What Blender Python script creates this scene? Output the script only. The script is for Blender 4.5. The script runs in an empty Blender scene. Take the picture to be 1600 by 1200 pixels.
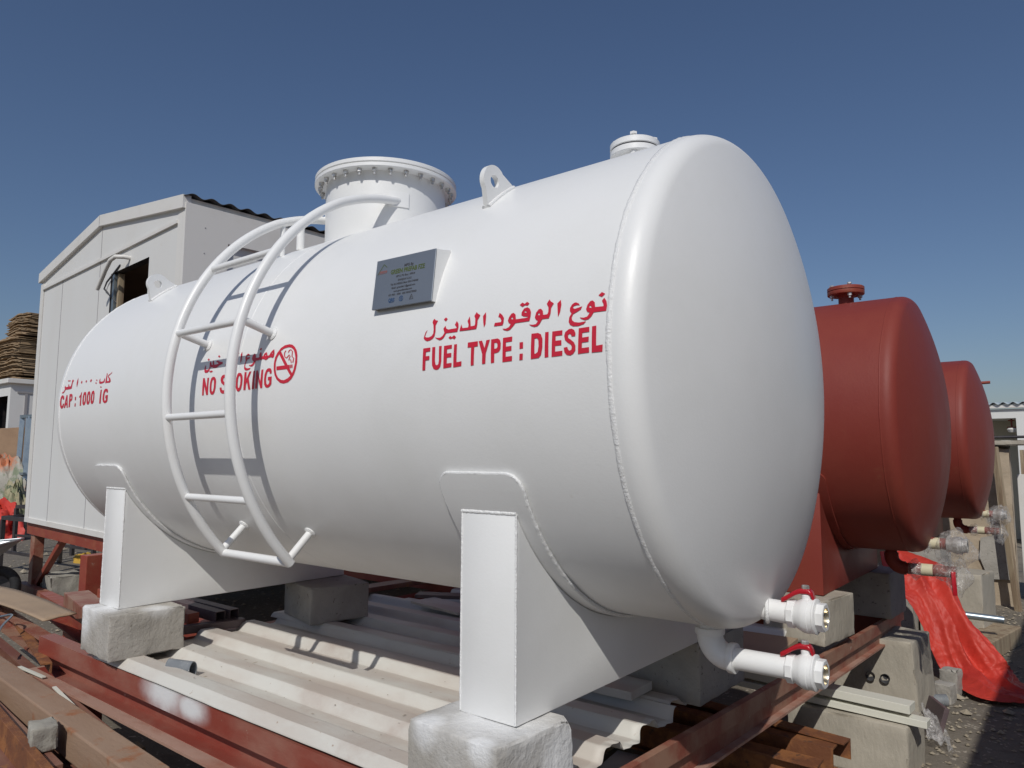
import bpy, bmesh, math, random
from mathutils import Vector, Matrix, noise
from mathutils.geometry import tessellate_polygon
random.seed(7)
PI = math.pi
SC = bpy.context.scene
COL = SC.collection

# ------------------------------------------------------------------ camera, sky, sun, exposure
# metres; x runs along the white tank's axis, y away from the viewer, z up; origin on the tank axis
GZ = -1.75                                   # ground level
cam = bpy.data.cameras.new("camera")
cam.sensor_width = 36.0
cam.lens = 1125.97 / 1600 * 36
cam.clip_start, cam.clip_end = 0.05, 3000
camo = bpy.data.objects.new("camera", cam)
COL.objects.link(camo)
camo.matrix_world = Matrix(((0.7835686, 0.0608120, 0.6183221, 3.0760447), (0.6212953, -0.0823517, -0.7792370, -2.0550214),
                            (0.0035329, 0.9947463, -0.1023104, -0.2327859), (0, 0, 0, 1)))
SC.camera = camo
SUN_AZ, SUN_EL = math.radians(-64.0), math.radians(42.0)      # azimuth from +x
SUNV = Vector((math.cos(SUN_AZ) * math.cos(SUN_EL), math.sin(SUN_AZ) * math.cos(SUN_EL), math.sin(SUN_EL)))
W = bpy.data.worlds.new("World")
SC.world = W
W.use_nodes = True
wn = W.node_tree
sky = wn.nodes.new("ShaderNodeTexSky")
sky.sky_type = 'NISHITA'
sky.sun_disc = False
sky.sun_elevation = SUN_EL
sky.sun_rotation = math.atan2(SUNV.x, SUNV.y)
sky.altitude = 0
sky.air_density = 1.2
sky.dust_density = 1.0
sky.ozone_density = 5.5
tint = wn.nodes.new("ShaderNodeVectorMath")          # a touch of dusty mauve in the desert sky
tint.operation = 'MULTIPLY'
tint.inputs[1].default_value = (1.04, 1.0, 1.06)
wn.links.new(sky.outputs[0], tint.inputs[0])
wn.links.new(tint.outputs[0], wn.nodes["Background"].inputs[0])
wn.nodes["Background"].inputs[1].default_value = 0.058
sun = bpy.data.lights.new("sun", 'SUN')
sun.energy = 2.68
sun.angle = math.radians(0.5)
sun.color = (1.0, 0.972, 0.912)
suno = bpy.data.objects.new("sun", sun)
COL.objects.link(suno)
suno.rotation_euler = SUNV.to_track_quat('Z', 'Y').to_euler()
suno.location = (8, -14, 14)
SC.view_settings.view_transform = 'Standard'
SC.view_settings.look = 'None'
SC.view_settings.exposure = 0.0
SC.view_settings.gamma = 1.0

# ------------------------------------------------------------------ helpers: materials
def mat(name, c, c2=None, scale=6.0, lo=0.4, hi=0.65, rough=0.5, metal=0.0, bump=0.0, bscale=60.0, detail=5.0,
        spots=None, sscale=30.0, slo=0.62, shi=0.7, stretch=None, spec=0.5, rvar=0.0, wave=0.0, wscale=3.0, trans=0.0, dust=None, spray=None, topdust=None):
    m = bpy.data.materials.new(name)
    m.use_nodes = True
    t = m.node_tree
    N, L = t.nodes, t.links
    b = N["Principled BSDF"]
    b.inputs["Roughness"].default_value = rough
    b.inputs["Metallic"].default_value = metal
    b.inputs["Specular IOR Level"].default_value = spec
    b.inputs["Base Color"].default_value = (*c, 1)
    if trans:
        b.inputs["Transmission Weight"].default_value = trans
    co = N.new("ShaderNodeTexCoord").outputs["Object"]
    if stretch:
        mp = N.new("ShaderNodeMapping")
        mp.inputs["Scale"].default_value = stretch
        L.new(co, mp.inputs[0])
        cs = mp.outputs[0]
    else:
        cs = co
    def nz(sc, det=detail, src=None):
        n = N.new("ShaderNodeTexNoise")
        n.inputs["Scale"].default_value = sc
        n.inputs["Detail"].default_value = det
        n.inputs["Roughness"].default_value = 0.62
        L.new(src or cs, n.inputs["Vector"])
        return n.outputs["Fac"]
    def rng(fac, a, z):
        r = N.new("ShaderNodeMapRange")
        r.interpolation_type = 'SMOOTHSTEP'
        r.inputs[1].default_value, r.inputs[2].default_value = a, z
        L.new(fac, r.inputs[0])
        return r.outputs[0]
    def mix(fac, a, z):
        x = N.new("ShaderNodeMix")
        x.data_type = 'RGBA'
        L.new(fac, x.inputs[0])
        if isinstance(a, tuple): x.inputs[6].default_value = (*a, 1)
        else: L.new(a, x.inputs[6])
        x.inputs[7].default_value = (*z, 1)
        return x.outputs[2]
    out = c
    if c2:
        f = rng(nz(scale), lo, hi)
        out = mix(f, out, c2)
        if rvar:
            r = N.new("ShaderNodeMapRange")
            r.inputs[3].default_value, r.inputs[4].default_value = rough, min(1, rough + rvar)
            L.new(f, r.inputs[0])
            L.new(r.outputs[0], b.inputs["Roughness"])
    if spots:
        out = mix(rng(nz(sscale, 4.0, co), slo, shi), out, spots)
    if dust:                                   # settled dust on upward faces' hollows: a broad soft blotch
        out = mix(rng(nz(dust[1], 6.0, co), dust[2], dust[3]), out, dust[0])
    if topdust:                                # grit that has settled on level faces
        nz_ = N.new("ShaderNodeSeparateXYZ")
        L.new(N.new("ShaderNodeNewGeometry").outputs["Normal"], nz_.inputs[0])
        up = rng(nz_.outputs[2], .965, .992)
        mm = N.new("ShaderNodeMath"); mm.operation = 'MULTIPLY'
        L.new(up, mm.inputs[0]); L.new(rng(nz(topdust[1], 5.0), topdust[2], topdust[3]), mm.inputs[1])
        out = mix(mm.outputs[0], out, topdust[0])
    if spray:                                  # white paint mist that settled round given places (world metres, radius)
        gp = N.new("ShaderNodeNewGeometry").outputs["Position"]
        tot = None
        for loc, rad, *sq in spray:
            ds = N.new("ShaderNodeVectorMath"); ds.operation = 'DISTANCE'
            if sq:
                ml = N.new("ShaderNodeVectorMath"); ml.operation = 'MULTIPLY'; ml.inputs[1].default_value = sq[0]
                L.new(gp, ml.inputs[0]); L.new(ml.outputs[0], ds.inputs[0]); ds.inputs[1].default_value = tuple(a_ * b_ for a_, b_ in zip(loc, sq[0]))
            else:
                L.new(gp, ds.inputs[0]); ds.inputs[1].default_value = loc
            nn = N.new("ShaderNodeMath"); nn.operation = 'MULTIPLY_ADD'
            L.new(nz(9, 4.0, co), nn.inputs[0]); nn.inputs[1].default_value = rad * .7; L.new(ds.outputs["Value"], nn.inputs[2])
            f = rng(nn.outputs[0], rad * 1.7, rad * .62)
            if tot is None: tot = f
            else:
                mx = N.new("ShaderNodeMath"); mx.operation = 'MAXIMUM'
                L.new(tot, mx.inputs[0]); L.new(f, mx.inputs[1]); tot = mx.outputs[0]
        out = mix(tot, out, (.74, .74, .735))
    if not isinstance(out, tuple):
        L.new(out, b.inputs["Base Color"])
    nrm = None
    if bump:
        bn = N.new("ShaderNodeBump")
        bn.inputs["Strength"].default_value = bump
        bn.inputs["Distance"].default_value = 0.01
        L.new(nz(bscale, 6.0), bn.inputs["Height"])
        nrm = bn.outputs[0]
    if wave:
        bw = N.new("ShaderNodeBump")
        bw.inputs["Strength"].default_value = wave
        bw.inputs["Distance"].default_value = 0.05
        L.new(nz(wscale, 2.0, co), bw.inputs["Height"])
        if nrm: L.new(nrm, bw.inputs["Normal"])
        nrm = bw.outputs[0]
    if nrm: L.new(nrm, b.inputs["Normal"])
    return m

WHITE = mat("white_gloss_paint", (.80, .80, .79), (.76, .76, .745), 2.2, .42, .75, rough=.36, bump=.06, bscale=140, wave=.022, wscale=4,
            spots=(.60, .57, .51), sscale=9, slo=.72, shi=.86, rvar=.12)
WHITE2 = mat("white_pipe_paint", (.81, .81, .80), (.77, .76, .74), 8, .45, .8, rough=.34, bump=.05, bscale=180, spots=(.58, .54, .48), sscale=40, slo=.73, shi=.8)
WELD = mat("white_painted_weld", (.81, .81, .80), rough=.22, bump=.5, bscale=160)
REDOX = mat("red_oxide_primer", (.215, .034, .025), (.235, .044, .028), 1.6, .35, .7, rough=.50, bump=.08, bscale=90, wave=.06, wscale=4, spec=.35, stretch=(1, 1, .5),
            spots=(.27, .09, .05), sscale=5, slo=.66, shi=.85, rvar=.18)
REDSTEEL = mat("red_oxide_steel", (.27, .050, .032), (.30, .085, .045), 7, .4, .7, rough=.42, bump=.15, bscale=60,
               spots=(.42, .30, .23), sscale=16, slo=.66, shi=.76, rvar=.25)
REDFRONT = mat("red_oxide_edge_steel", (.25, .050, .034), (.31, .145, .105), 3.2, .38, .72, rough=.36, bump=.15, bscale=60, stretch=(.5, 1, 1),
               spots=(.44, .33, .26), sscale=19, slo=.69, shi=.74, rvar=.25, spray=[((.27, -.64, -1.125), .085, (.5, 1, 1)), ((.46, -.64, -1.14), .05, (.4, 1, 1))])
REDDUST = mat("dusty_red_steel", (.25, .07, .045), (.34, .19, .13), 5, .35, .62, rough=.5, bump=.15, bscale=70, spots=(.50, .42, .34), sscale=22, slo=.66, shi=.74)
REDPINK = mat("dusted_red_flange", (.42, .26, .20), (.33, .13, .085), 6, .38, .68, rough=.55, bump=.15, bscale=60, stretch=(.4, 1, 1))
RUST = mat("rusted_steel", (.17, .062, .026), (.30, .12, .04), 9, .4, .62, rough=.75, bump=.35, bscale=70, spots=(.09, .045, .032), sscale=25, slo=.58, shi=.68)
RUSTBROWN = mat("weathered_brown_steel", (.27, .165, .105), (.33, .22, .15), 4, .35, .7, rough=.62, bump=.25, bscale=55, stretch=(.25, 1, 1), spots=(.30, .12, .05), sscale=7, slo=.55, shi=.7)
RUSTPINK = mat("primed_brown_steel", (.19, .075, .055), (.27, .15, .10), 5, .38, .66, rough=.55, bump=.2, bscale=60, stretch=(.3, 1, 1), spots=(.33, .16, .06), sscale=11, slo=.62, shi=.72)
CONC = mat("grey_concrete", (.33, .31, .275), (.42, .395, .355), 5, .35, .7, rough=.9, bump=.55, bscale=45, spots=(.19, .18, .155), sscale=38, slo=.62, shi=.7)
CONCW = mat("white_splashed_concrete", (.37, .345, .305), (.43, .405, .365), 4, .4, .7, rough=.85, bump=.55, bscale=45, spots=(.25, .23, .195), sscale=30, slo=.64, shi=.72,
            spray=[((1.87, -.58, -.83), .19), ((2.02, -.50, -.97), .10), ((1.75, -.70, -.90), .06), ((1.93, -.72, -.905), .05), ((1.80, -.5, -.85), .17), ((-.42, -.67, -.93), .10), ((-.32, -.62, -.84), .125), ((-.15, -.48, -.85), .075)])
CONCB = mat("tan_dusted_concrete", (.37, .335, .275), (.44, .40, .33), 4, .35, .7, rough=.92, bump=.6, bscale=40, spots=(.33, .22, .12), sscale=4.5, slo=.62, shi=.78, stretch=(1, 1, .4))
SHEET = mat("cream_roof_sheet", (.62, .605, .555), (.545, .495, .44), 2.3, .38, .68, rough=.52, bump=.05, bscale=100, stretch=(.6, 2, 1),
            spots=(.36, .27, .20), sscale=30, slo=.68, shi=.75, dust=((.455, .385, .335), 2.4, .52, .74), topdust=((.515, .45, .395), 2.6, .30, .68))
CABIN = mat("white_cabin_panel", (.70, .695, .675), (.67, .655, .625), 1.1, .4, .75, rough=.55, bump=.12, bscale=120, spots=(.60, .55, .48), sscale=4, slo=.68, shi=.85, stretch=(1, 1, .35))
CABTRIM = mat("white_cabin_trim", (.72, .70, .665), (.66, .63, .58), 3, .45, .75, rough=.5)
GAP = mat("grey_shadow_joint", (.30, .29, .30), rough=.8)
DARKROOF = mat("dark_corrugated_roof", (.045, .046, .05), (.075, .07, .065), 4, .4, .7, rough=.6)
INTERIOR = mat("dim_brown_lining", (.46, .36, .28), (.36, .29, .23), 2, .4, .7, rough=.8)
GALV = mat("galvanised_steel", (.36, .42, .46), (.28, .34, .40), 6, .4, .7, rough=.38, metal=.75)
GREYPVC = mat("grey_plastic_pipe", (.17, .185, .20), (.23, .24, .25), 20, .4, .7, rough=.6, spots=(.5, .49, .47), sscale=90, slo=.66, shi=.7)
VALVERED = mat("red_valve_grip", (.42, .010, .020), rough=.28, bump=.08, bscale=60)
LETTER = mat("red_vinyl_letters", (.60, .018, .040), (.56, .02, .045), 20, .4, .7, rough=.35)
STEELBOLT = mat("bare_bolt_steel", (.42, .40, .37), (.62, .61, .59), 40, .4, .6, rough=.38, metal=.6)
BRASS = mat("bright_valve_bore", (.62, .55, .42), rough=.25, metal=.9)
PLATE = mat("brushed_plate", (.27, .295, .33), (.24, .265, .30), 3, .4, .7, rough=.38, metal=.55)
INK = mat("dark_print", (.06, .06, .065), rough=.5)
INKGREEN = mat("green_print", (.085, .115, .03), rough=.5)
INKBLUE = mat("blue_print", (.03, .07, .16), rough=.5)
INKRED = mat("red_print", (.33, .12, .10), rough=.5)
TARP = mat("red_tarpaulin", (.55, .046, .028), (.46, .034, .024), 3, .4, .7, rough=.58, bump=.30, bscale=34)
MOUNDTARP = mat("faded_tarpaulin", (.36, .34, .29), (.52, .20, .10), 1.5, .45, .55, rough=.6, bump=.3, bscale=20, spots=(.20, .23, .15), sscale=2.2, slo=.55, shi=.62)
CAMO = mat("camouflage_cover", (.22, .23, .13), (.36, .32, .20), 4, .45, .55, rough=.7, bump=.4, bscale=14, spots=(.10, .12, .07), sscale=5, slo=.55, shi=.6)
PLYWOOD = mat("brown_board", (.36, .23, .14), (.30, .19, .115), 3, .4, .7, rough=.75, bump=.1, bscale=60, stretch=(.3, 2, 1))
CARD = mat("tan_board", (.40, .285, .185), (.35, .25, .165), 3, .4, .7, rough=.7, bump=.08, bscale=60)
BLACKSTEEL = mat("black_steel", (.035, .032, .035), (.06, .05, .05), 8, .4, .7, rough=.5)
RUBBER = mat("black_rubber", (.018, .018, .02), rough=.75, bump=.3, bscale=60)
TRAY = mat("grey_barrow_steel", (.42, .45, .47), (.36, .37, .37), 5, .4, .7, rough=.4, metal=.5)
PVCW = mat("cream_plastic_trunking", (.72, .71, .62), rough=.45)
THATCH = mat("brown_layered_boards", (.42, .30, .18), (.23, .155, .09), 9, .4, .62, rough=.9, bump=.7, bscale=25, stretch=(.3, .3, 4))
PLASTER = mat("rough_plaster_wall", (.47, .385, .285), (.40, .32, .23), 3, .35, .7, rough=.95, bump=.9, bscale=14, spots=(.36, .35, .33), sscale=1.6, slo=.58, shi=.64)
WOOD = mat("weathered_pole_wood", (.36, .285, .19), (.24, .17, .11), 6, .4, .65, rough=.85, bump=.4, bscale=40, stretch=(3, 3, .3))
WRAP = mat("clear_plastic_wrap", (.70, .68, .66), rough=.12, bump=.9, bscale=22, spec=.9)
def film(m, lo, hi, sc):
    """clear film: nearly invisible, whiter along its creases"""
    t = m.node_tree
    n = t.nodes.new("ShaderNodeTexNoise"); n.inputs["Scale"].default_value = sc; n.inputs["Detail"].default_value = 5; n.inputs["Distortion"].default_value = 1.6
    t.links.new(t.nodes.new("ShaderNodeTexCoord").outputs["Object"], n.inputs["Vector"])
    a = t.nodes.new("ShaderNodeMath"); a.operation = 'SUBTRACT'; a.inputs[1].default_value = .5
    t.links.new(n.outputs["Fac"], a.inputs[0])
    b = t.nodes.new("ShaderNodeMath"); b.operation = 'ABSOLUTE'; t.links.new(a.outputs[0], b.inputs[0])
    r = t.nodes.new("ShaderNodeMapRange"); r.inputs[1].default_value = 0; r.inputs[2].default_value = .045; r.inputs[3].default_value = hi; r.inputs[4].default_value = lo
    t.links.new(b.outputs[0], r.inputs[0]); t.links.new(r.outputs[0], t.nodes["Principled BSDF"].inputs["Alpha"])
film(WRAP, .16, .50, 16)
TAPE = mat("cream_masking_tape", (.62, .57, .40), rough=.6)
DARKTUBE = mat("purple_grey_steel", (.105, .075, .08), (.14, .10, .10), 6, .4, .7, rough=.5, bump=.15, bscale=60)
YELLOW = mat("yellow_sacking", (.50, .30, .04), rough=.8)
GREEN = mat("green_netting", (.02, .08, .045), rough=.8)
DIRT = mat("dirt_debris", (.30, .25, .19), (.42, .37, .30), 20, .4, .6, rough=.95, bump=.5, bscale=60)
STONE = mat("broken_stone", (.36, .34, .29), (.27, .25, .22), 7, .4, .7, rough=.95, bump=.7, bscale=30)

PEBBLE = mat("dusty_chips", (.25, .21, .155), (.36, .31, .235), 9, .4, .6, rough=.95, bump=.4, bscale=60)
# ground: trodden gravel with pale chips and damp-looking dark dirt
GROUND = mat("gravel_ground", (.145, .125, .098), (.20, .172, .135), .9, .35, .7, rough=.97, bump=1.0, bscale=26, detail=9,
             spots=(.42, .37, .30), sscale=24, slo=.60, shi=.66, dust=((.145, .12, .095), 9, .52, .7))

# ------------------------------------------------------------------ helpers: geometry
WL = {}                                        # world location of every root / part
class MB:
    def __init__(s): s.v, s.f = [], []
    def add(s, vs, fs):
        n = len(s.v)
        s.v += [Vector(p) for p in vs]
        s.f += [tuple(i + n for i in f) for f in fs]
        return s
    def bm(s, b):
        b.verts.ensure_lookup_table(); b.verts.index_update()
        s.add([v.co.copy() for v in b.verts], [[v.index for v in f.verts] for f in b.faces]); b.free()
        return s
    def box(s, c, size, rot=None, bevel=0.0, seg=2):
        b = bmesh.new()
        bmesh.ops.create_cube(b, size=1.0)
        for v in b.verts: v.co = Vector((v.co.x * size[0], v.co.y * size[1], v.co.z * size[2]))
        if bevel:
            bmesh.ops.bevel(b, geom=list(b.edges), offset=bevel, segments=seg, affect='EDGES', profile=.5)
        R = rot if rot is not None else Matrix.Identity(3)
        for v in b.verts: v.co = R @ v.co + Vector(c)
        return s.bm(b)
    def bar(s, a, z, w, h, bevel=0.0, roll=0.0, top=True):
        """rectangular bar from a to z; a, z lie on the middle of its top face when top"""
        a, z = Vector(a), Vector(z)
        d = (z - a); L = d.length; d.normalize()
        side = d.cross(Vector((0, 0, 1))); side = side.normalized() if side.length > 1e-4 else Vector((1, 0, 0))
        up = side.cross(d)
        if roll:
            q = Matrix.Rotation(roll, 3, d); side, up = q @ side, q @ up
        R = Matrix((d, side, up)).transposed()
        c = (a + z) / 2 - (up * h / 2 if top else Vector())
        return s.box(c, (L, w, h), R, bevel)
    def tube(s, path, r, n=14, cap=True, closed=False):
        P = [Vector(p) for p in path]; m = len(P)
        rr = r if isinstance(r, (list, tuple)) else [r] * m
        vs, fs = [], []
        t0 = None
        for i in range(m):
            if closed: t = P[(i + 1) % m] - P[i - 1]
            else: t = P[min(i + 1, m - 1)] - P[max(i - 1, 0)]
            t.normalize()
            if t0 is None:
                u = t.orthogonal().normalized()
            else:
                u = (u - t * u.dot(t)).normalized()
            t0 = t
            w = t.cross(u)
            for k in range(n):
                a = 2 * PI * k / n
                vs.append(P[i] + (u * math.cos(a) + w * math.sin(a)) * rr[i])
        for i in range(m if closed else m - 1):
            for k in range(n):
                j = (i + 1) % m
                fs.append((i * n + k, i * n + (k + 1) % n, j * n + (k + 1) % n, j * n + k))
        if cap and not closed:
            fs.append(tuple(range(n))[::-1]); fs.append(tuple((m - 1) * n + k for k in range(n)))
        return s.add(vs, fs)
    def lathe(s, prof, n=64, M=None, a0=0.0):
        """profile of (r, h) pairs about local z; r = 0 ends collapse"""
        M = M or Matrix.Identity(4)
        vs, fs, rings = [], [], []
        for r, h in prof:
            if r < 1e-6:
                rings.append([len(vs)]); vs.append(M @ Vector((0, 0, h)))
            else:
                st = len(vs); rings.append(list(range(st, st + n)))
                for k in range(n):
                    a = a0 + 2 * PI * k / n
                    vs.append(M @ Vector((r * math.cos(a), r * math.sin(a), h)))
        for A, B in zip(rings, rings[1:]):
            for k in range(n):
                k2 = (k + 1) % n
                if len(A) == 1 and len(B) == 1: continue
                if len(A) == 1: fs.append((A[0], B[k2], B[k]))
                elif len(B) == 1: fs.append((A[k], A[k2], B[0]))
                else: fs.append((A[k], A[k2], B[k2], B[k]))
        return s.add(vs, fs)
    def prism(s, poly, M, depth, bevel=0.0):
        """polygon in local xy extruded along local z by depth"""
        b = bmesh.new()
        vs = [b.verts.new((x, y, 0)) for x, y in poly]
        f = b.faces.new(vs)
        r = bmesh.ops.extrude_face_region(b, geom=[f])
        for v in r['geom']:
            if isinstance(v, bmesh.types.BMVert): v.co.z += depth
        bmesh.ops.recalc_face_normals(b, faces=b.faces)
        if bevel: bmesh.ops.bevel(b, geom=list(b.edges), offset=bevel, segments=2, affect='EDGES', profile=.5)
        for v in b.verts: v.co = M @ v.co
        return s.bm(b)
    def grid(s, fn, nu, nv, thick=0.0):
        vs = [Vector(fn(i / nu, j / nv)) for i in range(nu + 1) for j in range(nv + 1)]
        fs = [(i * (nv + 1) + j, (i + 1) * (nv + 1) + j, (i + 1) * (nv + 1) + j + 1, i * (nv + 1) + j + 1) for i in range(nu) for j in range(nv)]
        return s.add(vs, fs)

def link(o, parent, loc):
    COL.objects.link(o)
    WL[o.name] = Vector(loc)
    if parent is not None:
        o.parent = parent
        o.location = Vector(loc) - WL[parent.name]
    else:
        o.location = loc
    return o

def obj(name, mb, m, parent=None, loc=None, smooth=None, solid=0.0):
    """one mesh object; verts are given in world metres"""
    if loc is None:
        if parent is not None: loc = WL[parent.name]
        else:
            xs, ys, zs = [v.x for v in mb.v], [v.y for v in mb.v], [v.z for v in mb.v]
            loc = ((min(xs) + max(xs)) / 2, (min(ys) + max(ys)) / 2, min(zs))
    loc = Vector(loc)
    me = bpy.data.meshes.new(name)
    me.from_pydata([v - loc for v in mb.v], [], mb.f)
    b = bmesh.new(); b.from_mesh(me)
    bmesh.ops.recalc_face_normals(b, faces=b.faces)
    b.to_mesh(me); b.free()
    me.materials.append(m)
    if smooth is not None:
        me.polygons.foreach_set("use_smooth", [True] * len(me.polygons))
        me.set_sharp_from_angle(angle=math.radians(smooth))
    o = bpy.data.objects.new(name, me)
    link(o, parent, loc)
    if solid:
        md = o.modifiers.new("thickness", 'SOLIDIFY'); md.thickness = solid; md.offset = 0
    return o

def empty(name, loc, parent=None):
    o = bpy.data.objects.new(name, None)
    o.empty_display_size = 0.1
    return link(o, parent, loc)

def tag(o, label, cat, group=None, kind=None):
    o["label"] = label; o["category"] = cat
    if group: o["group"] = group
    if kind: o["kind"] = kind
    return o

def dup(src, name, parent, loc, rot=None):
    o = src.copy(); o.name = name
    link(o, parent, loc)
    if rot: o.rotation_euler = rot
    return o

def chipped(mb, amt=.012, freq=6.0, seed=0.0, cuts=8):
    """rounded, slightly broken edges for cast concrete and stone"""
    b = bmesh.new()
    vs = [b.verts.new(v) for v in mb.v]
    for f in mb.f: b.faces.new([vs[i] for i in f])
    bmesh.ops.recalc_face_normals(b, faces=b.faces)
    bmesh.ops.bevel(b, geom=list(b.edges), offset=.007, segments=2, affect='EDGES', profile=.6)
    bmesh.ops.triangulate(b, faces=[f for f in b.faces if len(f.verts) > 4])
    for _ in range(4):
        lg = [e for e in b.edges if e.calc_length() > .035]
        if not lg: break
        bmesh.ops.subdivide_edges(b, edges=lg, cuts=1, use_grid_fill=True)
        bmesh.ops.triangulate(b, faces=[f for f in b.faces if len(f.verts) > 4])
    c = sum((v.co for v in b.verts), Vector()) / len(b.verts)
    b.normal_update()
    ns = {v: v.normal.copy() for v in b.verts}
    for v in b.verts:
        q = v.co * freq + Vector((seed, seed * 1.7, seed * .3))
        sharp = max((1 - ns[v].dot(f.normal)) for f in v.link_faces)
        d = noise.noise(q) * amt * .3 + noise.noise(q * 3.1) * amt * .25
        if sharp > .02: d -= max(0, noise.noise(q * 1.6) - .12) * amt * 2.8 + max(0, noise.noise(q * 5.5) - .1) * amt * .9
        v.co += ns[v] * d
    o = MB(); o.bm(b)
    return o

def quadblock(q, z0, z1):
    """prism on four ground-plan corners"""
    m = MB()
    m.add([(x, y, z0) for x, y in q] + [(x, y, z1) for x, y in q],
          [(3, 2, 1, 0), (4, 5, 6, 7)] + [(i, (i + 1) % 4, (i + 1) % 4 + 4, i + 4) for i in range(4)])
    return m

def RX(p, d):                                   # 4x4: local z -> direction d at p
    d = Vector(d).normalized()
    return Matrix.Translation(Vector(p)) @ d.to_track_quat('Z', 'Y').to_matrix().to_4x4()

def arc(cx, cy, r, a0, a1, n):
    return [(cx + r * math.cos(math.radians(a0 + (a1 - a0) * i / n)), cy + r * math.sin(math.radians(a0 + (a1 - a0) * i / n))) for i in range(n + 1)]

def contours(blob):
    out = []
    for g in blob.split(';'):
        out.append([[tuple(int(k) / 2000 for k in q.split(',')) for q in c.split()] for c in g.split('/')])
    return out

def painted(name, blob, m, parent, R=.70, off=.0012, smooth_iter=0):
    """flat lettering outlines (x along the tank, arc length round it) laid on the barrel"""
    mb = MB()
    for gi, cs in enumerate(contours(blob)):
        b = bmesh.new()
        rings = [[Vector((p[0], p[1], 0)) for p in c] for c in cs]
        flat = [p for r in rings for p in r]
        vs = [b.verts.new(p) for p in flat]
        for t in tessellate_polygon(rings):
            try: b.faces.new([vs[i] for i in t])
            except ValueError: pass
        ys = [p.y for p in flat]
        y = math.floor(min(ys) / .012) * .012
        while y < max(ys):
            bmesh.ops.bisect_plane(b, geom=b.verts[:] + b.edges[:] + b.faces[:], plane_co=(0, y, 0), plane_no=(0, 1, 0))
            y += .012
        r = R + off + (gi % 5) * .00012
        for v in b.verts:
            th = v.co.y / R
            v.co = Vector((v.co.x, -r * math.cos(th), r * math.sin(th)))
        mb.bm(b)
    return obj(name, mb, m, parent, smooth=30)

def text_mesh(mb, s, M, size, bold=0.0, sx=1.0, align='CENTER'):
    cu = bpy.data.curves.new("txt", 'FONT')
    cu.body = s; cu.size = size; cu.offset = bold; cu.align_x = align; cu.resolution_u = 2
    o = bpy.data.objects.new("txt", cu)
    COL.objects.link(o)
    bpy.context.view_layer.update()
    me = bpy.data.meshes.new_from_object(o.evaluated_get(bpy.context.evaluated_depsgraph_get()))
    mb.add([M @ Vector((v.co.x * sx, v.co.y, 0)) for v in me.vertices], [tuple(p.vertices) for p in me.polygons])
    bpy.data.objects.remove(o); bpy.data.curves.remove(cu); bpy.data.meshes.remove(me)
    return mb
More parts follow.
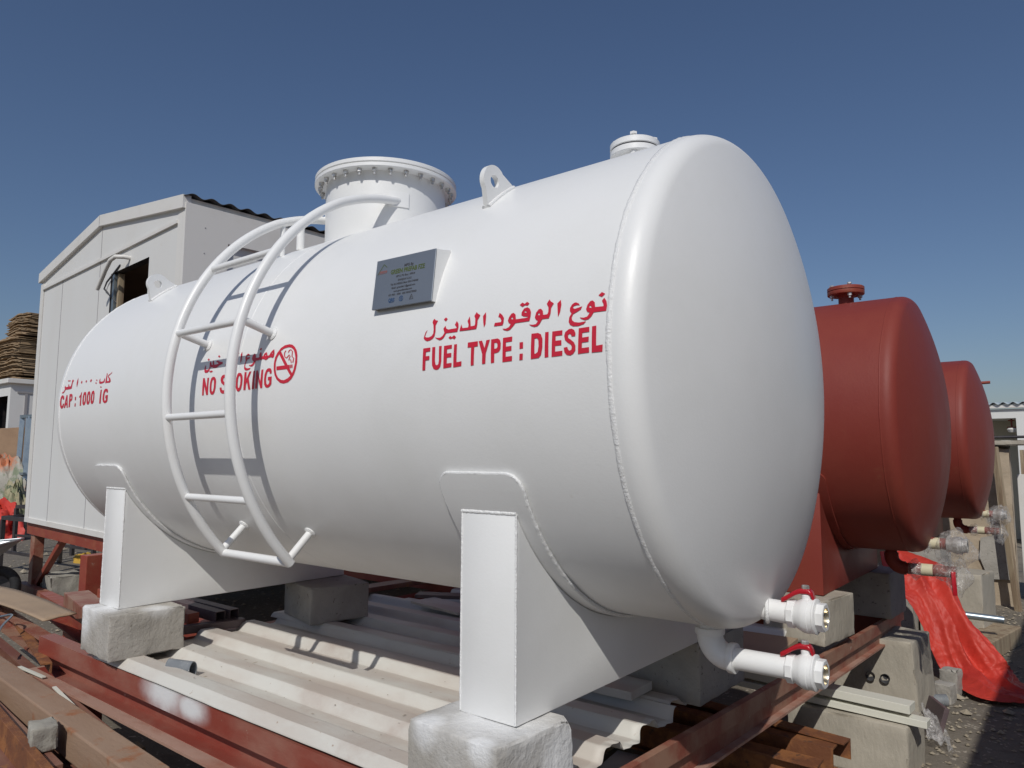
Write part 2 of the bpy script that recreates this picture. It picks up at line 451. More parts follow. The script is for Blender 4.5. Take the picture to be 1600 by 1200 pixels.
# lettering outlines: x along the tank, arc length round it, in half millimetres; contours split by ; holes by /
FUEL="3448,281 3458,271 3476,267 3469,254 3463,242 3468,207 3465,182 3453,168 3433,160 3411,158 3393,167 3384,176 3386,189 3393,210 3406,223 3398,204 3392,186 3403,180 3425,179 3443,185 3453,198 3452,219 3446,245 3436,261 3439,274;3617,248 3631,231 3634,213 3629,187 3549,188 3536,166 3521,156 3505,154 3485,163 3468,174 3489,169 3508,168 3525,176 3536,192 3525,215 3538,231 3547,214 3562,207 3620,208 3620,213 3606,228;3533,278 3547,268 3536,255 3519,268;3582,170 3594,162 3609,171 3624,160 3614,149 3598,156 3584,152 3570,161;3750,280 3758,271 3777,260 3769,245 3763,236 3764,208 3760,188 3701,188 3645,189 3647,204 3653,225 3664,203 3703,202 3705,215 3694,237 3705,262 3713,238 3720,206 3746,207 3749,217 3746,245 3737,260 3746,274;3812,271 3817,250 3819,209 3811,190 3803,217 3796,252;3905,256 3924,242 3937,225 3937,201 3932,187 3877,188 3881,206 3920,205 3922,214 3911,230 3899,235;3996,244 4009,233 4014,208 4076,208 4089,210 4087,213 4061,217 4046,225 4046,240 4058,258 4078,262 4094,252 4103,235 4103,212 4098,189 4013,189 4000,174 3983,159 3966,155 3944,161 3934,170 3956,167 3974,173 3985,187 3971,195 3964,207 3970,226 3982,241/3989,223 3996,215 3996,210 3981,214/4066,245 4078,238 4075,234 4062,238;4043,291 4059,282 4071,291 4088,281 4077,270 4062,275 4047,268 4028,280;4206,284 4216,272 4234,261 4226,249 4221,240 4221,212 4213,189 4175,190 4161,167 4149,158 4131,156 4112,163 4098,172 4121,168 4139,169 4151,183 4137,192 4130,203 4135,227 4149,242 4162,243 4174,231 4179,210 4202,210 4207,221 4205,246 4193,263/4152,224 4160,215 4158,211 4144,214;4272,273 4278,250 4275,213 4265,189 4260,218 4254,257;4360,248 4376,240 4382,231 4366,234 4350,231 4344,224 4355,217 4376,220 4396,224 4389,209 4369,200 4349,192 4343,178 4346,163 4360,153 4385,148 4422,150 4410,138 4382,132 4353,134 4336,143 4327,158 4329,180 4340,197 4330,209 4329,224 4338,240 4350,247;4510,249 4523,232 4528,212 4525,186 4460,187 4449,169 4435,158 4417,155 4397,163 4386,172 4408,168 4427,171 4439,188 4425,194 4418,207 4424,228 4437,243 4449,245 4462,234 4466,211 4509,209 4509,218 4499,236/4438,223 4447,214 4446,209 4432,214;4495,278 4513,268 4497,255 4478,265;3389,120 3442,121 3442,100 3411,99 3411,75 3439,76 3439,54 3411,53 3411,1 3390,0;3456,121 3478,121 3481,45 3487,25 3497,20 3507,26 3510,46 3506,122 3525,122 3528,41 3522,11 3507,-2 3490,-4 3472,3 3461,22 3459,47;3543,120 3599,121 3600,101 3566,100 3567,77 3598,78 3599,55 3568,55 3567,24 3603,25 3601,3 3544,0;3615,120 3635,121 3637,25 3672,28 3671,3 3615,0;3711,121 3778,122 3780,96 3756,95 3756,1 3736,0 3735,95 3711,95;3784,121 3807,122 3826,82 3835,121 3858,122 3835,55 3833,3 3812,2 3812,52;3866,122 3908,123 3923,114 3929,98 3929,69 3920,55 3905,50 3890,50 3890,3 3869,2/3888,102 3901,102 3908,95 3909,80 3903,73 3889,72;3942,122 4000,123 4000,99 3962,98 3963,76 3998,77 3998,53 3963,52 3963,26 4003,27 4002,2 3943,1;4047,89 4068,89 4069,58 4048,57;4049,33 4069,33 4068,3 4048,2;4117,124 4155,124 4173,116 4183,94 4184,54 4177,18 4164,4 4148,3 4117,2/4137,99 4150,100 4159,91 4162,60 4157,32 4147,26 4138,25;4197,123 4217,123 4219,3 4197,2;4238,122 4295,122 4295,99 4258,99 4258,76 4291,76 4292,52 4257,52 4257,25 4298,26 4297,3 4237,2;4330,123 4346,124 4360,116 4368,101 4367,87 4347,87 4343,98 4334,101 4327,95 4329,82 4344,72 4360,60 4369,43 4369,22 4358,7 4342,0 4322,4 4309,18 4305,39 4325,41 4329,29 4337,22 4347,26 4350,39 4344,50 4325,62 4311,75 4306,94 4311,111;4385,121 4441,122 4442,99 4405,98 4405,76 4440,77 4439,54 4404,53 4404,28 4442,29 4442,5 4383,3;4456,122 4478,123 4479,32 4513,34 4511,3 4456,3"
SMOKE="1102,110 1124,111 1167,37 1163,109 1186,109 1188,-17 1165,-18 1130,54 1129,-17 1107,-18;1243,112 1265,109 1282,94 1290,71 1289,30 1278,-3 1262,-17 1244,-19 1226,-14 1212,4 1207,35 1208,73 1217,99 1229,109/1246,91 1257,85 1263,65 1264,31 1256,7 1246,3 1237,10 1231,33 1232,67 1238,86;1389,117 1417,114 1434,99 1438,77 1416,76 1408,90 1397,94 1384,90 1383,77 1399,64 1425,52 1441,36 1443,14 1431,-8 1408,-19 1381,-18 1359,-8 1347,15 1346,27 1368,27 1375,12 1389,4 1410,6 1418,22 1410,36 1388,45 1362,59 1350,79 1351,97 1365,113;1447,114 1475,114 1497,43 1505,113 1533,114 1536,-10 1516,-11 1514,72 1506,-12 1488,-12 1470,67 1470,-12 1450,-12;1587,116 1611,112 1629,93 1635,68 1633,32 1623,3 1605,-12 1589,-15 1572,-8 1558,11 1552,40 1555,80 1563,105 1574,115/1591,96 1603,90 1611,69 1611,36 1603,14 1592,9 1582,17 1577,39 1578,71 1582,91;1652,116 1675,116 1681,65 1710,116 1735,116 1709,70 1739,-9 1714,-9 1693,46 1682,29 1678,-9 1653,-9;1760,117 1779,117 1783,-8 1755,-8;1795,116 1813,116 1855,36 1856,118 1877,119 1880,-7 1857,-7 1821,69 1820,-7 1797,-7;1946,122 1965,118 1976,104 1978,85 1959,83 1954,95 1941,102 1927,96 1920,73 1919,45 1926,21 1938,11 1952,14 1959,24 1960,41 1942,40 1941,63 1983,64 1984,14 1968,-1 1942,-9 1918,-4 1902,15 1897,47 1899,82 1910,107 1925,120;1969,249 1981,220 1979,197 1967,190 1943,197 1917,194 1907,186 1890,180 1870,189 1847,193 1837,186 1817,190 1806,187 1775,186 1763,171 1748,155 1731,149 1708,153 1690,164 1718,161 1738,169 1747,184 1729,192 1720,207 1724,229 1739,240 1753,236 1763,220 1767,207 1800,206 1808,211 1802,226 1810,242 1819,243 1829,227 1829,212 1854,212 1861,228 1880,237 1890,234 1903,211 1924,211 1934,227 1951,241/1955,228 1963,222 1958,219 1948,223/1879,221 1887,214 1882,209 1872,213;1805,276 1822,266 1809,256 1790,265;1667,246 1686,236 1686,228 1662,233 1648,226 1656,220 1692,220 1688,210 1664,204 1653,191 1646,169 1650,152 1675,141 1719,141 1710,131 1679,126 1653,129 1640,140 1636,166 1645,195 1638,207 1633,222 1640,238 1654,246;1576,269 1589,237 1590,203 1578,184 1574,212 1565,247;1521,276 1540,263 1531,250 1533,197 1514,183 1440,182 1435,197 1512,200 1520,217 1514,252 1507,262;1450,234 1466,227 1455,218 1439,227;1483,235 1498,227 1489,219 1474,228;1399,223 1426,206 1430,182 1386,180 1383,192 1409,194 1395,210;1249,222 1267,231 1303,220 1342,212 1345,201 1318,195 1299,191 1278,179 1254,176 1221,179 1208,186 1190,186 1181,202 1181,179 1173,160 1151,148 1121,149 1107,161 1103,185 1109,210 1118,191 1121,173 1145,168 1165,174 1172,191 1163,215 1169,235 1186,219 1197,201 1213,204 1202,224 1208,237 1219,227 1231,202 1267,201 1290,207 1277,214;1272,271 1293,260 1281,251 1262,262;1135,258 1153,248 1142,238 1123,249;1186,163 1199,157 1210,162 1225,154 1215,144 1201,150 1193,145 1178,155"
CAPA="-1514,116 -1487,119 -1462,109 -1446,87 -1448,76 -1473,74 -1483,89 -1497,92 -1506,76 -1503,48 -1494,22 -1478,15 -1466,21 -1462,37 -1435,36 -1440,9 -1463,-9 -1491,-12 -1516,3 -1534,31 -1538,68 -1532,101;-1399,115 -1376,115 -1340,-7 -1366,-7 -1371,19 -1395,18 -1403,-6 -1431,-8/-1385,75 -1376,42 -1395,41;-1328,120 -1289,121 -1264,115 -1253,91 -1253,64 -1274,51 -1294,50 -1291,-4 -1318,-5/-1300,98 -1281,98 -1273,74 -1294,71;-1192,88 -1171,88 -1165,55 -1187,55;-1180,27 -1162,27 -1162,-3 -1183,-3;-1064,122 -1051,124 -1041,-1 -1067,-2 -1071,82 -1092,72 -1099,88 -1074,100;-982,124 -961,119 -947,98 -940,49 -949,14 -970,0 -991,1 -1008,15 -1015,44 -1016,84 -1006,117/-979,100 -967,86 -962,41 -974,22 -984,34 -990,69 -987,93;-893,125 -872,119 -858,99 -851,51 -860,16 -881,2 -901,3 -918,17 -925,45 -926,85 -916,117/-889,101 -878,87 -873,43 -884,24 -895,35 -901,70 -898,94;-805,126 -785,120 -771,100 -764,52 -773,18 -793,4 -813,5 -830,18 -837,47 -837,86 -828,118/-801,102 -790,88 -785,44 -797,25 -807,37 -813,72 -810,96;-648,123 -626,124 -620,2 -649,1;-660,158 -641,149 -654,139 -671,149;-540,128 -515,124 -498,110 -495,93 -518,90 -526,101 -542,104 -557,92 -560,61 -554,31 -538,19 -522,25 -517,42 -535,42 -536,68 -488,70 -487,19 -509,3 -542,-1 -572,11 -589,37 -591,75 -582,109 -566,125;-1323,263 -1296,248 -1312,233 -1307,174 -1338,169 -1446,168 -1473,142 -1499,134 -1534,148 -1499,148 -1472,163 -1467,177 -1483,196 -1475,213 -1460,195 -1397,196 -1404,218 -1390,219 -1375,196 -1336,197 -1332,234 -1336,253;-1426,262 -1405,256 -1396,260 -1374,255 -1382,247 -1402,251 -1416,247 -1438,254;-1206,271 -1186,225 -1187,177 -1209,208 -1214,241;-1111,236 -1089,226 -1094,205 -1119,217;-1007,236 -986,226 -995,209 -1019,220;-902,238 -880,228 -895,207 -920,219;-778,228 -760,219 -768,209 -785,217;-780,203 -763,194 -770,183 -789,191;-615,230 -602,214 -604,188 -649,180 -694,180 -711,190 -717,217 -707,232 -699,211 -683,198 -629,199 -620,210;-488,278 -492,265 -532,246 -543,240 -496,215 -476,192 -493,178 -547,180 -580,178 -586,230 -592,275 -578,265 -554,195 -511,195 -524,213 -556,237 -550,252 -509,264"
SIGN="2135,268 2169,261 2200,243 2226,218 2243,184 2250,136 2244,96 2229,60 2201,31 2166,13 2119,8 2082,15 2042,38 2014,69 1998,108 1992,148 1995,190 2013,221 2045,251 2083,266/2131,248 2164,241 2193,224 2213,196 2225,170 2228,132 2219,92 2207,70 2191,55 2164,40 2123,30 2091,34 2057,50 2032,77 2018,110 2012,153 2020,188 2038,212 2051,231 2084,244;2054,226 2207,70 2191,54 2037,209;2026,127 2172,127 2177,101 2031,102;2178,127 2187,127 2190,104 2181,104;2192,127 2203,127 2206,105 2195,105;2102,229 2091,215 2093,197 2107,180 2131,172 2157,193 2160,186 2150,158 2173,159 2183,138 2192,138 2179,163 2160,159 2169,184 2151,198 2124,178 2113,183 2103,197 2101,212 2111,225;2142,210 2150,223 2161,226 2177,215 2181,180 2203,168 2199,140 2208,138 2212,168 2190,180 2186,215 2163,231 2142,228 2133,213"

# ------------------------------------------------------------------ the ground
def ground_h(x, y):
    d = math.hypot(x - 1, y - 1)
    k = max(0.0, 1 - d / 60)
    return GZ + k * (.035 * noise.noise((x * .6, y * .6, 1)) + .012 * noise.noise((x * 2.7, y * 2.7, 4)))
g = MB()
def axis(lo, hi, fine_lo, fine_hi, n, m):
    a = [fine_lo + (fine_hi - fine_lo) * i / n for i in range(n + 1)]
    left = [fine_lo - (fine_lo - lo) * (i / m) ** 2.6 for i in range(m, 0, -1)]
    right = [fine_hi + (hi - fine_hi) * (i / m) ** 2.6 for i in range(1, m + 1)]
    return left + a + right
gx, gy = axis(-1500, 1500, -12, 6, 150, 14), axis(-1500, 1500, -4, 10, 120, 14)
g.add([(x, y, ground_h(x, y)) for x in gx for y in gy],
      [(i * len(gy) + j, (i + 1) * len(gy) + j, (i + 1) * len(gy) + j + 1, i * len(gy) + j + 1) for i in range(len(gx) - 1) for j in range(len(gy) - 1)])
go = obj("ground", g, GROUND, loc=(0, 0, 0), smooth=40)
go["kind"] = "structure"; go["label"] = "dusty gravel yard ground littered with pale chips"

# ------------------------------------------------------------------ the tanks
R = .70
XR = Matrix.Rotation(PI / 2, 4, 'Y')            # local z -> +x
def along_x(cy, cz): return Matrix.Translation((0, cy, cz)) @ XR

def cap_profile(xe, sgn):
    sf, rk, Rc = .015, .062, 1.9
    a = math.sqrt((Rc - rk) ** 2 - (R - rk) ** 2)
    phi = math.asin((R - rk) / (Rc - rk))
    pr = [(R, xe), (R, xe + sgn * sf)]
    for i in range(1, 13):
        t = (PI / 2 - phi) * i / 12
        pr.append((R - rk + rk * math.cos(t), xe + sgn * (sf + rk * math.sin(t))))
    for i in range(1, 21):
        p = phi * (1 - i / 20)
        pr.append((Rc * math.sin(p) if i < 20 else 0.0, xe + sgn * (sf - a + Rc * math.cos(p))))
    return pr

def bead(x, cy, cz, r, wob, seed, n=420, flat=1.0):
    """a weld bead round the barrel"""
    mb = MB()
    vs, fs = [], []
    k = 8
    for i in range(n):
        a = 2 * PI * i / n
        w = r * (1 + wob * noise.noise((i * .9, seed, 0)) + .5 * wob * noise.noise((i * .13, seed, 5)))
        dx = .0025 * noise.noise((i * .06, seed, 9))
        for j in range(k):
            b = 2 * PI * j / k
            rr = R + w * .48 * math.sin(b)
            vs.append((x + dx + w * flat * math.cos(b), cy - rr * math.cos(a), cz + rr * math.sin(a)))
    for i in range(n):
        for j in range(k):
            i2, j2 = (i + 1) % n, (j + 1) % k
            fs.append((i * k + j, i2 * k + j, i2 * k + j2, i * k + j2))
    return mb.add(vs, fs)

def saddle_mesh(x0, x1, cy, cz, zb, yp=.607):
    mb = MB()
    rr = R + .0125
    th0 = math.degrees(math.atan2(-math.sqrt(rr * rr - yp * yp), -yp))
    prof = [(-yp, zb - cz)] + arc(0, 0, rr, th0 + 360 if th0 < 0 else th0, 540 - (th0 + 360 if th0 < 0 else th0), 40) + [(yp, zb - cz)]
    M = Matrix(((0, 0, 1, x0), (1, 0, 0, cy), (0, 1, 0, cz), (0, 0, 0, 1)))
    b = bmesh.new()
    vs = [b.verts.new((x, y, 0)) for x, y in prof]
    f = b.faces.new(vs)
    r = bmesh.ops.extrude_face_region(b, geom=[f])
    for v in r['geom']:
        if isinstance(v, bmesh.types.BMVert): v.co.z += x1 - x0
    bmesh.ops.recalc_face_normals(b, faces=b.faces)
    bmesh.ops.bevel(b, geom=[e for e in b.edges if e.calc_face_angle(0) > .5], offset=.004, segments=2, affect='EDGES', profile=.5)
    bmesh.ops.triangulate(b, faces=[f for f in b.faces if len(f.verts) > 4])
    for v in b.verts: v.co = M @ v.co
    return mb.bm(b)

def wear_mesh(x0, x1, cy, cz, th_top=-22.6, rad=.045, t=.0115, nu=20, nv=70):
    """curved plate under the barrel with rounded corners"""
    mb = MB()
    a0, a1 = math.radians(th_top), math.radians(-180 - th_top)
    Ltot = R * (a0 - a1)
    def outline_half(v):                           # inset of the side edges near the rounded ends
        d = min(v, Ltot - v)
        if d >= rad: return 0.0
        return rad - math.sqrt(max(0, rad * rad - (rad - d) ** 2))
    vv = sorted(set([Ltot * i / nv for i in range(nv + 1)] + [rad * (1 - math.cos(PI / 2 * i / 8)) for i in range(9)] + [Ltot - rad * (1 - math.cos(PI / 2 * i / 8)) for i in range(9)]))
    top, bot = [], []
    for v in vv:
        ins = outline_half(v)
        th = a0 - v / R
        for k in range(nu + 1):
            x = x0 + ins + (x1 - x0 - 2 * ins) * k / nu
            for L, r in ((top, R + t), (bot, R - .004)):
                L.append((x, cy - r * math.cos(th), cz + r * math.sin(th)))
    n = len(top); m = nu + 1; rows = len(vv)
    fs = []
    for i in range(rows - 1):
        for k in range(nu):
            a = i * m + k
            fs.append((a, a + 1, a + m + 1, a + m)); fs.append((n + a, n + a + m, n + a + m + 1, n + a + 1))
        for k in (0, nu):
            a = i * m + k
            fs.append((a, a + m, n + a + m, n + a))
    for k in range(nu):
        fs.append((k, n + k, n + k + 1, k + 1))
        a = (rows - 1) * m + k
        fs.append((a, a + 1, n + a + 1, n + a))
    return mb.add(top + bot, fs)

def holed_plate(outline, hole, M, t):
    mb = MB()
    rings = [[Vector((x, y, 0)) for x, y in outline], [Vector((x, y, 0)) for x, y in hole]]
    flat = rings[0] + rings[1]
    n, n0 = len(flat), len(outline)
    tri = tessellate_polygon(rings)
    fs = [tuple(q) for q in tri] + [tuple(i + n for i in q)[::-1] for q in tri]
    for a, b in ((0, n0), (n0, n)):
        for i in range(a, b):
            j = i + 1 if i + 1 < b else a
            fs.append((i, j, j + n, i + n))
    return mb.add([M @ Vector((p.x, p.y, -t / 2)) for p in flat] + [M @ Vector((p.x, p.y, t / 2)) for p in flat], fs)

def bolts(base, parent, name, pts, m, r=.009, h=.03, nut=.013):
    """first bolt is a mesh; the rest share its data"""
    mb = MB()
    p0 = Vector(pts[0])
    mb.lathe([(0, -h), (r * .75, -h), (r * .75, 0), (0, 0)], 10, Matrix.Translation(p0))
    mb.lathe([(0, -h * .55), (nut, -h * .55), (nut, -.0005), (0, -.0005)], 6, Matrix.Translation(p0))
    o = obj(name, mb, m, parent, loc=p0, smooth=30)
    for i, p in enumerate(pts[1:]):
        dup(o, name, parent, Vector(p), (0, 0, i * .7))
    return o

def elbow_path(c, r, n=8):
    """from straight down to +x"""
    return [(c[0] + r - r * math.cos(PI / 2 * i / n), c[1], c[2] - r * math.sin(PI / 2 * i / n)) for i in range(n + 1)]

def valve(parent, x, y, z, body_m, names=True, handle=True):
    """brass ball valve on a pipe that runs to +x, about 98 mm long"""
    mb = MB()
    M = Matrix.Translation((x, y, z)) @ XR
    hexp = lambda a, b, r: mb.lathe([(0.027, a), (r - .002, a), (r, a + .002), (r, b - .002), (r - .002, b), (0.027, b)], 8, M, PI / 8)
    hexp(0, .020, .0385)
    mb.lathe([(.028, .0185), (.0345, .0195), (.036, .0235), (.0435, .038), (.0470, .046), (.0470, .058), (.0458, .0595), (.0458, .070), (.0470, .0715), (.0470, .0755), (.041, .078), (.028, .078)], 40, M)
    hexp(.077, .098, .0385)
    mb.lathe([(.013, .040), (.013, .054), (.010, .056)], 14, Matrix.Translation((x + .049, y, z)))
    vb = obj("valve_body", mb, body_m, parent, smooth=35)
    mb = MB()
    mb.lathe([(.0285, .098), (.0272, .095), (.0272, .056), (0, .054)], 32, M)
    obj("valve_bore", mb, BRASS, parent, smooth=35)
    hx, hz = x + .049, z + .060
    P = [(hx - .066, -.026), (hx - .056, -.021), (hx - .030, -.003), (hx - .014, .004), (hx + .010, .004), (hx + .017, -.004), (hx + .021, -.020)]
    mb = MB()
    W_ = [.013, .0155, .014, .013, .013, .013, .011]
    vs, fs = [], []
    for (px_, pz), w in zip(P, W_):
        for sy, sz in ((-1, -1), (1, -1), (1, 1), (-1, 1)): vs.append((px_, y + sy * w, hz + pz + sz * .0068))
    for i in range(len(P) - 1):
        for k in range(4): fs.append((i * 4 + k, i * 4 + (k + 1) % 4, i * 4 + 4 + (k + 1) % 4, i * 4 + 4 + k))
    fs += [(3, 2, 1, 0), tuple(len(vs) - 4 + k for k in range(4))]
    b = bmesh.new()
    bv = [b.verts.new(v) for v in vs]
    for f in fs: b.faces.new([bv[i] for i in f])
    bmesh.ops.recalc_face_normals(b, faces=b.faces)
    bmesh.ops.bevel(b, geom=list(b.edges), offset=.0035, segments=2, affect='EDGES', profile=.5)
    obj("valve_handle", MB().bm(b), VALVERED, parent, smooth=50)
    mb = MB()
    mb.lathe([(0, -.006), (.0105, -.006), (.0105, .0125), (.009, .014), (0, .014)], 6, Matrix.Translation((hx - .002, y, hz + .006)))
    obj("handle_nut", mb, STEELBOLT, parent, smooth=30)

def blob(c, ax, L, r, seed, m_parent, name="plastic_wrap", amp=.45):
    mb = MB()
    vs, fs = [], []
    n, k = 18, 20
    M = RX(c, ax)
    for i in range(n + 1):
        t = i / n
        rr = r * (.35 + .9 * math.sin(PI * min(1, max(0, .08 + t * .86))) ** .7) * (1 - .72 * max(0, t - .6) / .4 * (L > .1))
        for j in range(k):
            a = 2 * PI * j / k
            q = Vector((math.cos(a) * 1.3, math.sin(a) * 1.3, t * 3 + seed))
            w = rr * (1 + amp * noise.noise(q) + amp * .5 * noise.noise(q * 2.7))
            vs.append(M @ Vector((w * math.cos(a), w * math.sin(a), t * L)))
    for i in range(n):
        for j in range(k):
            fs.append((i * k + j, i * k + (j + 1) % k, (i + 1) * k + (j + 1) % k, (i + 1) * k + j))
    fs.append(tuple(range(k))[::-1]); fs.append(tuple(n * k + j for j in range(k)))
    return obj(name, mb.add(vs, fs), WRAP, m_parent, smooth=60)

def drum(root, x0, x1, cy, cz, m, weldm, fine=160):
    mb = MB()
    M = along_x(cy, cz)
    n = 24
    mb.lathe([(R, x0 + (x1 - x0) * i / n) for i in range(n + 1)], fine, M)
    obj("barrel", mb, m, root, smooth=30)
    for xe, s in ((x1, 1), (x0, -1)):
        mb = MB().lathe(cap_profile(xe, s), fine, M)
        obj("end_cap", mb, m, root, smooth=50)
        obj("weld_seam", bead(xe, cy, cz, .0066 if weldm is WELD else .0035, .35, xe, flat=1.05), weldm, root, smooth=60)

# ---- the white diesel tank
XA, XB, ZB = -.775, 2.270, -.889
tank = tag(empty("fuel_tank", (.76, 0, ZB)), "glossy white horizontal diesel tank with ladder and red lettering on two white saddles", "fuel tank", "horizontal cylindrical tanks in the yard")
drum(tank, XA, XB, 0, 0, WHITE, WELD)
obj("weld_seam", bead(.775, 0, 0, .0028, .3, 3.3, flat=1.4), WHITE, tank, smooth=60)
for x0, x1, w0, w1 in ((1.7563, 1.9428, 1.708, 1.985), (-.4242, -.2377, -.472, -.195)):
    s = obj("saddle", saddle_mesh(x0, x1, 0, 0, ZB), WHITE, tank, smooth=30)
    obj("wear_plate", wear_mesh(w0, w1, 0, 0), WHITE, s, smooth=40)
    # weld fillet round the wear plate's upper edge, corners and front sides
    path = []
    rad, a0 = .045, math.radians(-22.6)
    def wp(x, v): return (x, -(R + .0065) * math.cos(a0 - v / R), (R + .0065) * math.sin(a0 - v / R))
    for k in range(30, 0, -1): path.append(wp(w0, rad + .42 * k / 30))
    for k in range(9): path.append(wp(w0 + rad - rad * math.cos(PI / 2 * k / 8), rad - rad * math.sin(PI / 2 * k / 8)))
    for k in range(1, 24): path.append(wp(w0 + rad + (w1 - w0 - 2 * rad) * k / 24, 0))
    for k in range(9): path.append(wp(w1 - rad + rad * math.sin(PI / 2 * k / 8), rad - rad * math.cos(PI / 2 * k / 8)))
    for k in range(1, 46): path.append(wp(w1, rad + .80 * k / 45))
    fine = []
    for p, q in zip(path, path[1:]):
        n_ = max(1, int((Vector(q) - Vector(p)).length / .005))
        for k in range(n_): fine.append(Vector(p).lerp(Vector(q), k / n_))
    rr = [.0048 * (1 + .35 * noise.noise((k * .8, x0, 0)) + .2 * noise.noise((k * .17, x0, 3))) for k in range(len(fine))]
    obj("weld_fillet", MB().tube(fine, rr, 8), WELD, s, smooth=60)
    # ground-down weld ridges on the front plate's edges
    zt2 = -math.sqrt((R + .0125) ** 2 - .607 ** 2)
    for xx in (x0 + .002, x1 - .002):
        P_ = [Vector((xx + .0008 * noise.noise((k * .5, xx, 1)), -.6055, ZB + .004 + (zt2 - ZB - .006) * k / 90)) for k in range(91)]
        obj("weld_ridge", MB().tube(P_, [.0032 * (1 + .4 * noise.noise((k * .7, xx, 4))) for k in range(91)], 8), WELD, s, smooth=60)
    P_ = [Vector((x0 + (x1 - x0) * k / 40, -.604 + .001 * noise.noise((k * .6, 2, x0)), zt2 + .0015 * noise.noise((k * .9, 5, x0)))) for k in range(41)]
    obj("weld_ridge", MB().tube(P_, [.0062 * (1 + .3 * noise.noise((k * .8, x1, 4))) for k in range(41)], 8), WELD, s, smooth=60)

# manhole
MX, RN, RF = .739, .257, .305
man = obj("manhole", MB().lathe([(RN, .60), (RN, .934)], 96, Matrix.Translation((MX, 0, 0))), WHITE, tank, loc=(MX, 0, .66), smooth=30)
obj("flange", MB().lathe([(RN - .01, .9215), (RF - .003, .9215), (RF, .924), (RF, .936), (RF - .003, .939), (RN - .01, .939)], 96, Matrix.Translation((MX, 0, 0))), WHITE, man, smooth=30)
obj("cover", MB().lathe([(RN - .05, .9415), (RF - .004, .9415), (RF - .001, .944), (RF - .001, .957), (RF - .004, .960), (0, .960)], 96, Matrix.Translation((MX, 0, 0))), WHITE, man, smooth=30)
bolts(None, man, "bolt", [(MX + .281 * math.cos(2 * PI * k / 28), .281 * math.sin(2 * PI * k / 28), .9215) for k in range(28)], STEELBOLT, r=.007, h=.026, nut=.0105)

# vent nozzle
VX, RV = 1.963, .082
ven = obj("vent_nozzle", MB().lathe([(.048, .66), (.048, .745), (.058, .757), (.058, .762)], 40, Matrix.Translation((VX, 0, 0))), WHITE, tank, loc=(VX, 0, .69), smooth=35)
obj("flange", MB().lathe([(.04, .758), (RV - .002, .758), (RV, .760), (RV, .776), (RV - .002, .778), (.04, .778)], 56, Matrix.Translation((VX, 0, 0))), WHITE, ven, smooth=35)
obj("gasket", MB().lathe([(.03, .778), (RV - .004, .778), (RV - .004, .783), (.03, .783)], 56, Matrix.Translation((VX, 0, 0))), INK, ven, smooth=35)
obj("blind_flange", MB().lathe([(.03, .783), (RV - .002, .783), (RV, .785), (RV, .801), (RV - .006, .806), (0, .806)], 56, Matrix.Translation((VX, 0, 0))), WHITE, ven, smooth=35)
for sgn in (-1,):
    bolts(None, ven, "bolt", [(VX + .062 * math.cos(PI / 4 * q - .35), .062 * math.sin(PI / 4 * q - .35), .758) for q in (-1, 1, 3, 5)], WHITE2, r=.008, h=.028, nut=.0125)
    bolts(None, ven, "bolt_head", [(VX + .062 * math.cos(PI / 4 * q - .35), .062 * math.sin(PI / 4 * q - .35), .8205) for q in (-1, 1, 3, 5)], WHITE2, r=.007, h=.0145, nut=.0125)

# lifting lugs: plates across the tank, standing on the barrel
def lug(x):
    d = Vector((0, -.62, .785))                   # outward
    e = Vector((0, .785, .62))
    o = d * R
    prof = [(-.080, -.03), (-.074, .005)] + [(-.050 * math.cos(PI * i / 16), .050 + .046 * math.sin(PI * i / 16)) for i in range(17)] + [(.074, .005), (.080, -.03)]
    hole = [(.0195 * math.cos(2 * PI * i / 20), .048 + .0195 * math.sin(2 * PI * i / 20)) for i in range(20)]
    M = Matrix(((0, 0, 1, x), (e.y, d.y, 0, o.y), (e.z, d.z, 0, o.z), (0, 0, 0, 1)))
    l = obj("lifting_lug", holed_plate(prof, hole, M, .017), WHITE, tank, loc=(x, o.y, o.z), smooth=30)
    # weld fillets at its foot
    for sx in (-1, 1):
        P = []
        for i in range(17):
            th = math.atan2(.785, .62) + (-.107 + .214 * i / 16)
            P.append((x + sx * .009, -(R + .002) * math.cos(th), (R + .002) * math.sin(th)))
        obj("weld_fillet", MB().tube(P, .0075, 8), WELD, l, smooth=60)
lug(1.737)
lug(-.352)

# name plate on its bracket
NTL, NTR, NBL, NBR = Vector((1.4641, -.667, .3452)), Vector((1.7096, -.667, .3414)), Vector((1.4733, -.690, .1936)), Vector((1.7134, -.690, .1898))
def tank_y(z): return -math.sqrt(R * R - z * z) + .004
def side_cheek(T, B, t):
    """thin cheek from the plate's edge back to the barrel"""
    P_ = []
    for k in range(9):
        e = B.lerp(T, k / 8)
        P_.append((e.x, e.y + .003, e.z)); P_.append((e.x, min(tank_y(e.z), e.y + .08), e.z + .004 * k / 8))
    vs = P_ + [(x + t, y, z) for x, y, z in P_]
    n = len(P_)
    fs = []
    for k in range(8):
        q = 2 * k
        fs += [(q, q + 1, q + 3, q + 2), (n + q, n + q + 2, n + q + 3, n + q + 1), (q, q + 2, n + q + 2, n + q), (q + 1, n + q + 1, n + q + 3, q + 3)]
    fs += [(0, n, n + 1, 1), (n - 2, n - 1, 2 * n - 1, 2 * n - 2)]
    return vs, fs
mb = MB()
mb.add(*side_cheek(NTR, NBR, -.006)); mb.add(*side_cheek(NTL, NBL, .006))
yT = tank_y(NTL.z + .012)
